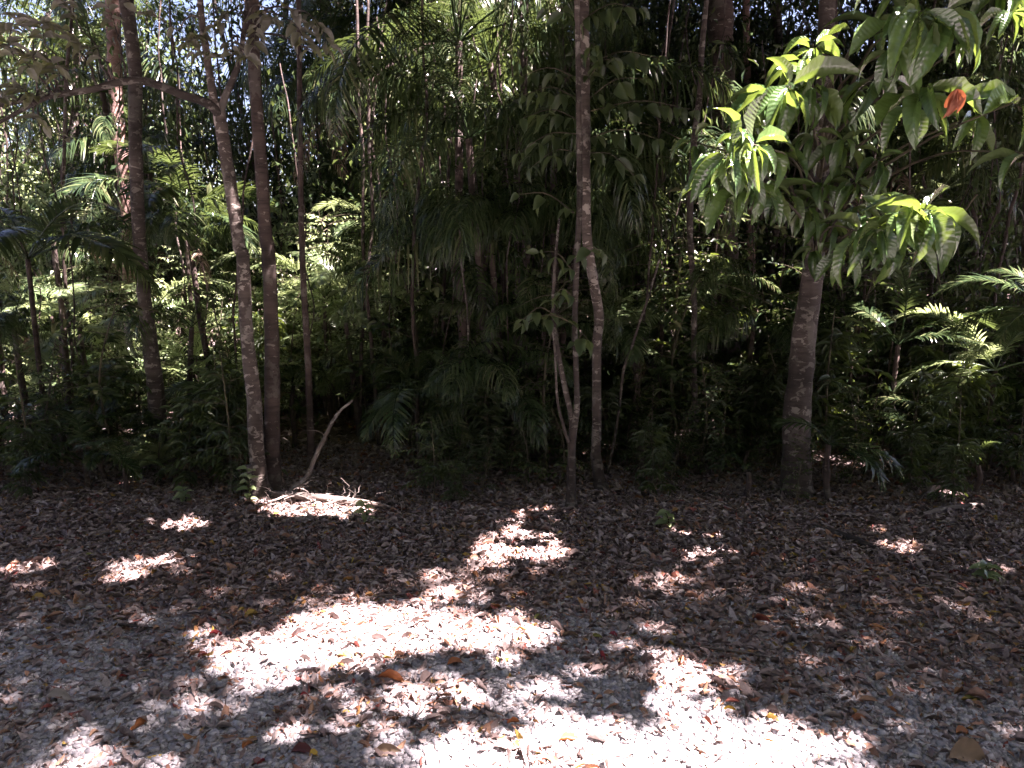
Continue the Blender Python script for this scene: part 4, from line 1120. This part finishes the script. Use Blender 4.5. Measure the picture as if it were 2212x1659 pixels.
def climber(px, Y, h, seed, sz):
    Y = clear_y(px, Y) if Y > 6.75 else Y
    p = at(px, 829, Y); z = float(ground_z(p[0], p[1])); r = np.random.default_rng(seed)
    root = empty('climbing_vine', (p[0], p[1], z), None, 'vine', 'climbing vines in the undergrowth')
    k = 9; zz = np.linspace(0, h, k)
    P = np.c_[np.cumsum(r.normal(0, .07, k)), np.cumsum(r.normal(0, .07, k)), zz]
    st = Buf(); lf = Buf(); tube(st, P, np.full(k, .006), 6, 40, wob=.05)
    n = int(h * 85); t = r.random(n); C = catmull(P, 60)
    q = C[(t * 59).astype(int)] + r.normal(0, .11, (n, 3))
    d = r.normal(0, .6, (n, 3)) + V([0, 0, -.9]); nn = r.normal(0, .6, (n, 3)) + V([0, -.4, .5]); ln = sz * r.uniform(.6, 1.2, n)
    scatter(lf, TP_LO[seed % 2], q, d, nn, ln, ln * r.uniform(.3, .6), r.random(n))
    obj('stem', st.mesh('stem', M['bark_dark']), root); obj('foliage', lf.mesh('foliage', M['broad']), root)
    PENDING.setdefault('leafy climbing vine', []).append((root, (h, 0), px))


for i, (px, Y, h) in enumerate(((20, 7, 3.6), (75, 8, 4), (215, 7.4, 3.4), (330, 8, 4.2), (395, 7.2, 3.5), (450, 8.4, 4.4), (535, 7.4, 3), (880, 8.4, 4.4), (940, 7.4, 3.6), (985, 6.8, 3.2), (1035, 7.6, 4), (1085, 7, 3.4), (1140, 8, 4.2), (1180, 7.2, 3.6), (1220, 8, 4.2), (1330, 8.2, 4.2), (1385, 7.4, 3.4), (1445, 8, 4), (1480, 7, 3.2), (1600, 7.6, 3.6), (1670, 7, 3.0), (1860, 7.4, 3.6), (1930, 8, 4), (2010, 7.6, 3.8), (2090, 7.4, 3.8), (2160, 7.2, 3.6), (2210, 7.8, 4), (45, 6.3, 3.4), (110, 6.6, 3.6), (185, 6.3, 3.2), (255, 6.7, 3.6), (415, 6.4, 3.4), (485, 6.6, 3.4), (615, 6.3, 3.2), (1500, 6.7, 3.4), (1830, 6.4, 3), (905, 6.7, 3.4), (960, 8, 4.2), (1010, 6.4, 3), (1060, 6.9, 3.4), (1110, 7.2, 3.8), (1160, 6.6, 3.2), (1205, 6.8, 3.6), (470, 7, 3.6), (505, 7.6, 4), (365, 6.8, 3.4), (300, 7.2, 3.8), (1420, 6.8, 3.4), (1540, 7.6, 4), (2050, 6.7, 3.4), (2130, 6.9, 3.5), (1890, 6.7, 3))):
    climber(px, Y, h, 400 + i, (.07, .1, .055)[i % 3])


def liana(pts, Y, label, material='bark', wd=None, name='liana', dY=0):
    P, r = px_path(pts, Y, dY); off = P[-1]
    b = Buf(); tube(b, [p - off for p in P], r, 9, 60, .12, len(label), wob=.02)
    tag(obj(name, b.mesh(name, M[material]), None, off), label, 'vine' if name == 'liana' else 'branch')


liana([(1530, -30, 9), (1518, 83, 12), (1510, 200, 13), (1495, 333, 14), (1490, 480, 14), (1493, 560, 13), (1499, 640, 12), (1500, 760, 12), (1505, 1010, 12)], 6.0, 'bent dark vine hanging in front of the stout dark trunk')
liana([(1424, 560, 5), (1400, 640, 5), (1364, 753, 6), (1347, 806, 6), (1335, 900, 6), (1310, 1040, 7)], 5.7, 'thin pale stem leaning across the sunlit palm frond', 'bark', name='leaning_stem')
liana([(745, 215, 14), (800, 180, 16), (860, 135, 16), (960, 78, 14), (1040, 20, 12)], 7.4, 'dark dead limb slanting across the hanging palm fronds', 'bark_dark', name='dead_limb')
liana([(995, 560, 4), (1010, 700, 4), (1000, 900, 5), (985, 1040, 5)], 5.9, 'wiry vine dangling in the dark hollow beside the thin brown trunk', 'bark')
liana([(2110, 420, 4), (2070, 470, 4), (1990, 520, 3), (1965, 600, 3)], 4.6, 'wiry tendril curving below the glossy leaves', 'stem')

# ------------------------------------------------------------------ fallen branches, sticks
def fallen(pts, label, Ys=None, material='wood', twigs=3, name='fallen_branch', lift=0.0, sides=9):
    P = []; r = []
    for k, (px, py, wd) in enumerate(pts):
        if Ys is None:
            p = gnd(px, py); dep = (p - CAM) @ FWD; rr = wd / 2 * dep / FPX
            p = V([p[0], p[1], float(ground_z(p[0], p[1])) + rr * .7 + lift])
        else:
            p = at(px, py, Ys[k]); dep = (p - CAM) @ FWD; rr = wd / 2 * dep / FPX
        P.append(p); r.append(rr)
    off = P[0].copy()
    root = empty(name, off, label, 'branch' if 'log' not in name else 'log', 'fallen branches on the litter')
    b = Buf(); pts3, _ = tube(b, [p - off for p in P], r, sides, 40, .25, len(label), wob=.03)
    obj('stem' if 'log' not in name else 'trunk', b.mesh('stem', M[material]), root)
    for k in range(twigs):
        q = pts3[rng.integers(8, 36)]
        d = unit(rng.normal(0, 1, 3) * V([1, .6, .5]) + V([0, 0, .6])); L = rng.uniform(.08, .25)
        b = Buf(); tube(b, [q, q + d * L * .5 + rng.normal(0, .015, 3), q + d * L + V([0, 0, -.03])], [r[1] * .22, r[1] * .16, .0012], 5, 10, wob=.05)
        obj('twig', b.mesh('twig', M[material]), root)


fallen([(600, 1086, 11), (640, 1050, 10), (667, 1020, 10), (700, 945, 9), (725, 900, 7), (760, 865, 5)], 'bare branch leaning up from the base of the forked tree', [5.05, 5.15, 5.2, 5.3, 5.4, 5.5], twigs=4)
fallen([(592, 1098, 15), (660, 1104, 17), (740, 1110, 15), (840, 1120, 8)], 'pale sunlit branch lying along the litter beside the seedling', twigs=9, lift=.03)
fallen([(625, 1142, 11), (700, 1138, 12), (785, 1130, 7)], 'short bleached branch lying in front of the longer pale branch', twigs=2)
fallen([(560, 1108, 7), (610, 1118, 7), (655, 1135, 5)], 'crooked pale stick touching the seedling', twigs=2)
fallen([(1760, 1160, 16), (1830, 1178, 17), (1895, 1200, 12)], 'dark half-buried branch on the litter before the thick mottled trunk', material='bark', twigs=0)
fallen([(1990, 1135, 15), (2050, 1122, 17), (2110, 1108, 9)], 'bleached split log at the clearing edge past the thick mottled trunk', name='fallen_log', twigs=1)
fallen([(1980, 1100, 10), (2020, 1075, 14), (2050, 1050, 10)], 'stubby sunlit log behind the bleached split log', material='wood', name='fallen_log', twigs=1)
fallen([(1480, 1075, 9), (1560, 1090, 9), (1640, 1105, 7)], 'dark branch lying in the shade before the stout dark trunk', material='bark', twigs=3)
fallen([(880, 1010, 5), (960, 1030, 5), (1060, 1060, 5), (1130, 1080, 3)], 'thin shaded branch lying through the dark hollow', [5.4, 5.4, 5.3, 5.2], material='bark', twigs=5)
fallen([(1000, 1060, 5), (1050, 1100, 5), (1120, 1110, 3)], 'twiggy dark stick at the edge of the dark hollow', material='bark', twigs=5)
fallen([(700, 1090, 8), (790, 1098, 9), (900, 1112, 6)], 'thin grey branch stretching from the pale branch into the shade', twigs=5, material='bark')
fallen([(770, 1120, 5), (845, 1140, 6), (930, 1165, 3)], 'short brown stick across the litter below the dark hollow', twigs=2, material='bark')
fallen([(1890, 1095, 7), (1980, 1060, 8), (2060, 1010, 5)], 'bare stick propped up in the shade past the mottled trunk', twigs=4)
fallen([(2130, 1140, 8), (2180, 1120, 8), (2240, 1105, 6)], 'grey stick poking in at the shaded side of the clearing', twigs=2)
fallen([(1560, 1020, 7), (1620, 1050, 8), (1690, 1095, 8)], 'dark stick resting against the root of the mottled trunk', material='bark', twigs=3)
fallen([(120, 1100, 7), (220, 1085, 8), (330, 1075, 6)], 'dark branch lying under the dark palm and slender tree', material='bark', twigs=4)
for i, (a, c, e) in enumerate((((610, 1095), (690, 1080), (760, 1092)), ((650, 1120), (720, 1098), (800, 1100)), ((700, 1125), (760, 1112), (850, 1128)), ((630, 1130), (690, 1120), (720, 1145)), ((740, 1135), (790, 1118), (820, 1090)), ((580, 1120), (640, 1105), (690, 1122)), ((770, 1140), (830, 1145), (880, 1135)), ((660, 1090), (730, 1118), (790, 1148)))):
    fallen([(*a, 4.5), (*c, 4), (*e, 2.5)], 'thin pale twiggy branch in the tangle beside the paired trunks', twigs=4, lift=.015 + .02 * (i % 3))
STK = []
for i in range(46):
    y = rng.uniform(2.9, 5.6); x = (rng.random() * 2 - 1) * .64 * y; L = rng.uniform(.12, .45); a = rng.normal(0, .9)
    d = V([cos(a), sin(a), 0]); pp = [V([x, y, 0]) + d * L * (k / 3 - .5) + rng.normal(0, .012, 3) for k in range(4)]
    for p in pp: p[2] = float(ground_z(p[0], p[1])) + .012 + rng.random() * .012
    off = pp[0]; b = Buf(); r0 = rng.uniform(.002, .006)
    tube(b, [p - off for p in pp], [r0, r0, r0 * .8, r0 * .5], 6, 12, .2, i)
    o = tag(obj('stick', b.mesh('stick', M['wood' if i % 3 else 'bark']), None, off), 'thin bare stick lying among the brown leaf litter', 'stick', 'thin sticks lying in the leaf litter')

# ------------------------------------------------------------------ conspicuous fallen leaves
def fallen_leaf(px, py, col, label, L=.1, wr=.36, az=None, curl=.5, tilt=.25, group='bright fallen leaves on the gravel', hz=.012):
    p = gnd(px, py); z = float(ground_z(p[0], p[1])) + hz
    b = Buf(); a = rng.random() * 6.28 if az is None else az
    T = leaf_tpl(8, .5, curl, .4, .03, rng.normal(0, .5), True)
    d = V([[cos(a), sin(a), tilt * .5]])
    scatter(b, T, V([[0, 0, 0]]) - d * L * .5, d, V([[rng.normal(0, tilt), rng.normal(0, tilt) - .2, 1.]]), V([L]), V([L * wr]), V([rng.random()]))
    zmin = min(v[:, 2].min() for v in b.v)
    tag(obj('fallen_leaf', b.mesh('fallen_leaf', M['f_' + col]), None, (p[0], p[1], z - zmin * .8 - .008)), label, 'leaf', group)


FL = [(1300, 1428, 'red', 'bright red curled leaf on the grey gravel', .09, 1.9), (1322, 1372, 'red', 'red leaf standing next to the olive leaf at the gravel edge', .08, 2.2), (1292, 1380, 'olive', 'slim green leaf next to the red leaf at the gravel edge', .08, .1),
      (1577, 1535, 'yellow', 'bright yellow slim leaf at the rim of the big sunlit patch', .07, -.2), (1490, 1342, 'yellow', 'yellow slim leaf lying on the shaded brown litter', .07, -.7), (838, 1425, 'yellow', 'golden leaf below the large white sunlit patch', .06, .2), (850, 1482, 'orange', 'long orange leaf with a yellow rim on the gravel', .15, 0),
      (1102, 1461, 'yellow', 'small yellow leaf on sunlit gravel amid orange leaves', .05, 1.2), (2100, 1512, 'olive', 'olive green leaf on the shaded gravel towards the corner', .085, -.2), (1165, 1340, 'olive', 'mottled olive leaf above the gravel edge', .085, .6), (470, 1375, 'red', 'crimson leaf on the tip of the large white sunlit patch', .09, .2),
      (268, 1465, 'red', 'small red leaf on shaded gravel left by the wind', .05, .3), (660, 1510, 'red', 'red leaf curled over a grey leaf', .06, -.4), (1232, 1375, 'tan', 'pale tan leaf half in sun above the red leaf', .1, 0), (1110, 1568, 'orange', 'orange leaf in the dark notch of the big sunlit patch', .07, .5),
      (1230, 1605, 'orange', 'orange-brown leaf resting on the white sunlit gravel', .09, 0), (300, 1575, 'orange', 'broad orange leaf between two round sun spots', .09, 1.2), (535, 1617, 'orange', 'rust orange leaf low on the shaded gravel', .075, 1.4), (655, 1634, 'maroon', 'maroon leaf beside a yellow scrap on the gravel', .1, .05), (680, 1640, 'yellow', 'yellow scrap of leaf beside the maroon leaf', .05, .9),
      (985, 1440, 'orange', 'orange leaf slanting up from the shaded gravel', .1, .5), (840, 1640, 'tan', 'large tan leaf with ragged rim on the sunlit gravel', .12, -.05), (130, 1515, 'pale', 'long pale leaf lying on the dark shaded gravel', .12, .1), (310, 1150, 'olive', 'yellowish leaf lying on the shaded litter before the mottled slender tree', .07, 1), 
      (565, 1653, 'red', 'scarlet leaf tip at the very bottom of the gravel', .05, 1.1), (1675, 1295, 'pale', 'pale leaf glowing in a small sun spot on the dark litter', .07, .3), (1395, 1208, 'pale', 'whitish oval leaf lying flat beside the long lit litter streak', .09, 0.1), (672, 1245, 'pale', 'grey oval leaf flat on the brown litter', .1, .1), (1385, 1290, 'tan', 'upright tan leaf catching light on the dark litter', .1, 1.3),
      (2090, 1645, 'tan', 'largest tan leaf lying in the shaded corner', .16, 0), (2180, 1480, 'pale', 'pale curled leaf at the shaded side of the gravel', .08, -1), (2150, 1430, 'tan', 'yellow-tan leaf lying on the brown litter by the shaded corner', .09, -.2), (1930, 1535, 'orange', 'orange leaf in the shade past the yellow slim leaf', .06, -1), (1690, 1510, 'tan', 'squarish tan leaf upright on the shaded gravel', .09, 1.4),
      (1800, 1545, 'pale', 'grey flat leaf lying on the shaded gravel', .1, 0), (2080, 1585, 'orange', 'pinkish leaf near the shaded corner of the gravel', .07, .2), (600, 1130, 'yellow', 'pale yellow leaf in the sun below the fallen branches', .06, .6), (490, 1415, 'maroon', 'dark red leaf beside the crimson leaf on the sunlit tip', .07, .4), (195, 1210, 'olive', 'green-yellow leaf in the shade above the lit litter', .07, .5), (1240, 1270, 'tan', 'broad tan leaf on the litter between two lit streaks', .09, .3)]
for px, py, c, lb, L, az in FL: fallen_leaf(px, py, c, lb, L * .8, rng.uniform(.26, .38), az, rng.uniform(.1, .45))

# ------------------------------------------------------------------ overhead crowns (leaves added, mostly out of view, to shape shade and sun patches)
def shade_crowns():
    TPC = leaf_tpl(2, .15, .1, .42)
    N = 480000
    x = rng.uniform(-12, 13, N); y = rng.uniform(.3, 20, N)
    g = gapval(x, y)
    n1 = fbm(x * .9, y * .9, 201); n2 = fbm(x * 2.2, y * 2.2, 207)
    dens = np.where(y < 5.6, 1.0, 0.95)
    # the added roof opens deeper in the forest
    deep = np.clip((y - 5.8) / 1.5, 0, 1)
    hole = ((n2 > .69) | (n1 > .68)) & ((x < -1.8) | ((x > 2) & (n2 > .75)) | (y > 12))
    dens = np.where((deep > .3) & hole, .05, dens)
    lim = np.interp(x + .5 * (n2 - .5), [-8, -6.2, -5.5, -1.5, -.9, 1.0, 2.5, 9], [7.3, 7.6, 17.5, 17.5, 17.5, 17.5, 18.5, 20]) + 2.5 * (n1 - .5)
    dens = dens * np.maximum(np.clip((lim - y) / 1.2, 0, 1), .8 * (n2 < .5) * (y < 13.5))
    dens = np.where((np.abs(x + 2.4) < 1.15) & (np.abs(y - 8.0) < 1.2) & (n2 > .45), .03, dens)
    n3 = fbm(x * 7, y * 7, 219)
    g = g - .9 * np.clip((n3 - .58) / .2, 0, 1) * (y < 5.0)
    n4 = fbm(x * 8, y * 8, 223)
    g = np.where((n4 > .755) & (y > 3.2) & (y < 6.2), .5, g)
    k = (g > 1.0) & (rng.random(N) < dens)
    x, y = x[k], y[k]; n = len(x)
    h = 7.4 + 2.8 * fbm(x * .6, y * .6, 301) + rng.random(n) * 2.0
    P = np.c_[x, y, np.zeros(n)] + SUN[None] * (h / SUN[2])[:, None]
    # lower boughs: leaves added above the frame to keep skylight off the palms
    m = 190000
    hx = rng.uniform(-7, 7, m); hy = rng.uniform(3.4, 9.5, m); hz = 1.6 + .345 * hy + .2 + 1.9 * rng.random(m) ** 1.4
    qx = hx - SUN[0] / SUN[2] * hz; qy = hy - SUN[1] / SUN[2] * hz
    kk = (gapval(qx, qy) > 1.0) & (hz < 6.6) & (fbm(hx * 1.3, hy * 1.3, 411) > .3) & ~((qx < -5.4) & (qy > 7.0)) & ~((np.abs(qx + 2.4) < 1.15) & (np.abs(qy - 8) < 1.2))
    P = np.concatenate([P, np.c_[hx, hy, hz][kk]]); n = len(P)
    d = rng.normal(0, 1, (n, 3)) * V([1, 1, .35]); nn = SUN[None] + rng.normal(0, .45, (n, 3))
    ln = rng.uniform(.12, .2, n); rr = rng.random(n)
    tx = V([[c[1], c[2]] for c in SHADE_CROWNS])
    own = np.argmin(((P[:, None, :2] - tx[None]) ** 2).sum(-1), 1)
    for i, (root, cx, cyy, cz) in enumerate(SHADE_CROWNS):
        s = own == i
        if not s.any(): continue
        off = V(root.location)
        b = Buf(); scatter(b, TPC, P[s] - off, d[s], nn[s], ln[s], ln[s] * .5, rr[s])
        obj('crown', b.mesh('crown', M['shade_canopy']), root)  # crown: leaves added overhead to shape shade and sun patches
        br = Buf(); Q = P[s] - off; top = V([cx, cyy, cz]) - off
        for j in rng.choice(len(Q), min(44, len(Q)), replace=False):
            e = Q[j]; st = V([top[0], top[1], min(top[2], max(5.6 + .02 * off[1], e[2] - 1.0))])
            st[:2] = top[:2]
            tube(br, [st, st * .5 + e * .5 + V([0, 0, .25]), e], [.022, .014, .004], 5, 10, .1, int(j) % 50, wob=.05)
        obj('boughs', br.mesh('boughs', M['bark']), root)


shade_crowns()

# ------------------------------------------------------------------ labels for the fill, by size rank within the gap they stand in
ORD = ['tallest', 'second tallest', 'third tallest', 'fourth tallest', 'fifth tallest', 'sixth tallest', 'seventh tallest', 'eighth tallest', 'ninth tallest', 'tenth tallest', 'eleventh tallest', 'twelfth tallest', 'thirteenth tallest', 'fourteenth tallest', 'fifteenth tallest', 'sixteenth tallest', 'seventeenth tallest', 'eighteenth tallest', 'nineteenth tallest', 'twentieth tallest'] + ['twenty-%s tallest' % k for k in 'first second third fourth fifth sixth seventh eighth ninth'.split()] + ['thirty-%s tallest' % k for k in 'odd first second third fourth fifth sixth seventh eighth ninth'.split()]
for kind, lst in PENDING.items():
    by = {}
    for root, size, px in lst:
        Y = root.location.y
        band = ', close to the litter' if Y < 6.9 else (', in mid forest' if Y < 9.5 else (', deep in the forest' if Y < 20 else ', in the farthest row'))
        by.setdefault((between(px), band), []).append((size, root))
    for (place, band), rs in by.items():
        rs.sort(key=lambda a: a[0], reverse=True)
        for i, (s_, root) in enumerate(rs):
            word = ORD[i] if kind != 'thin bare stem' else ORD[i].replace('tallest', 'thickest')
            root['label'] = '%s %s %s%s' % (word, kind, place, band)
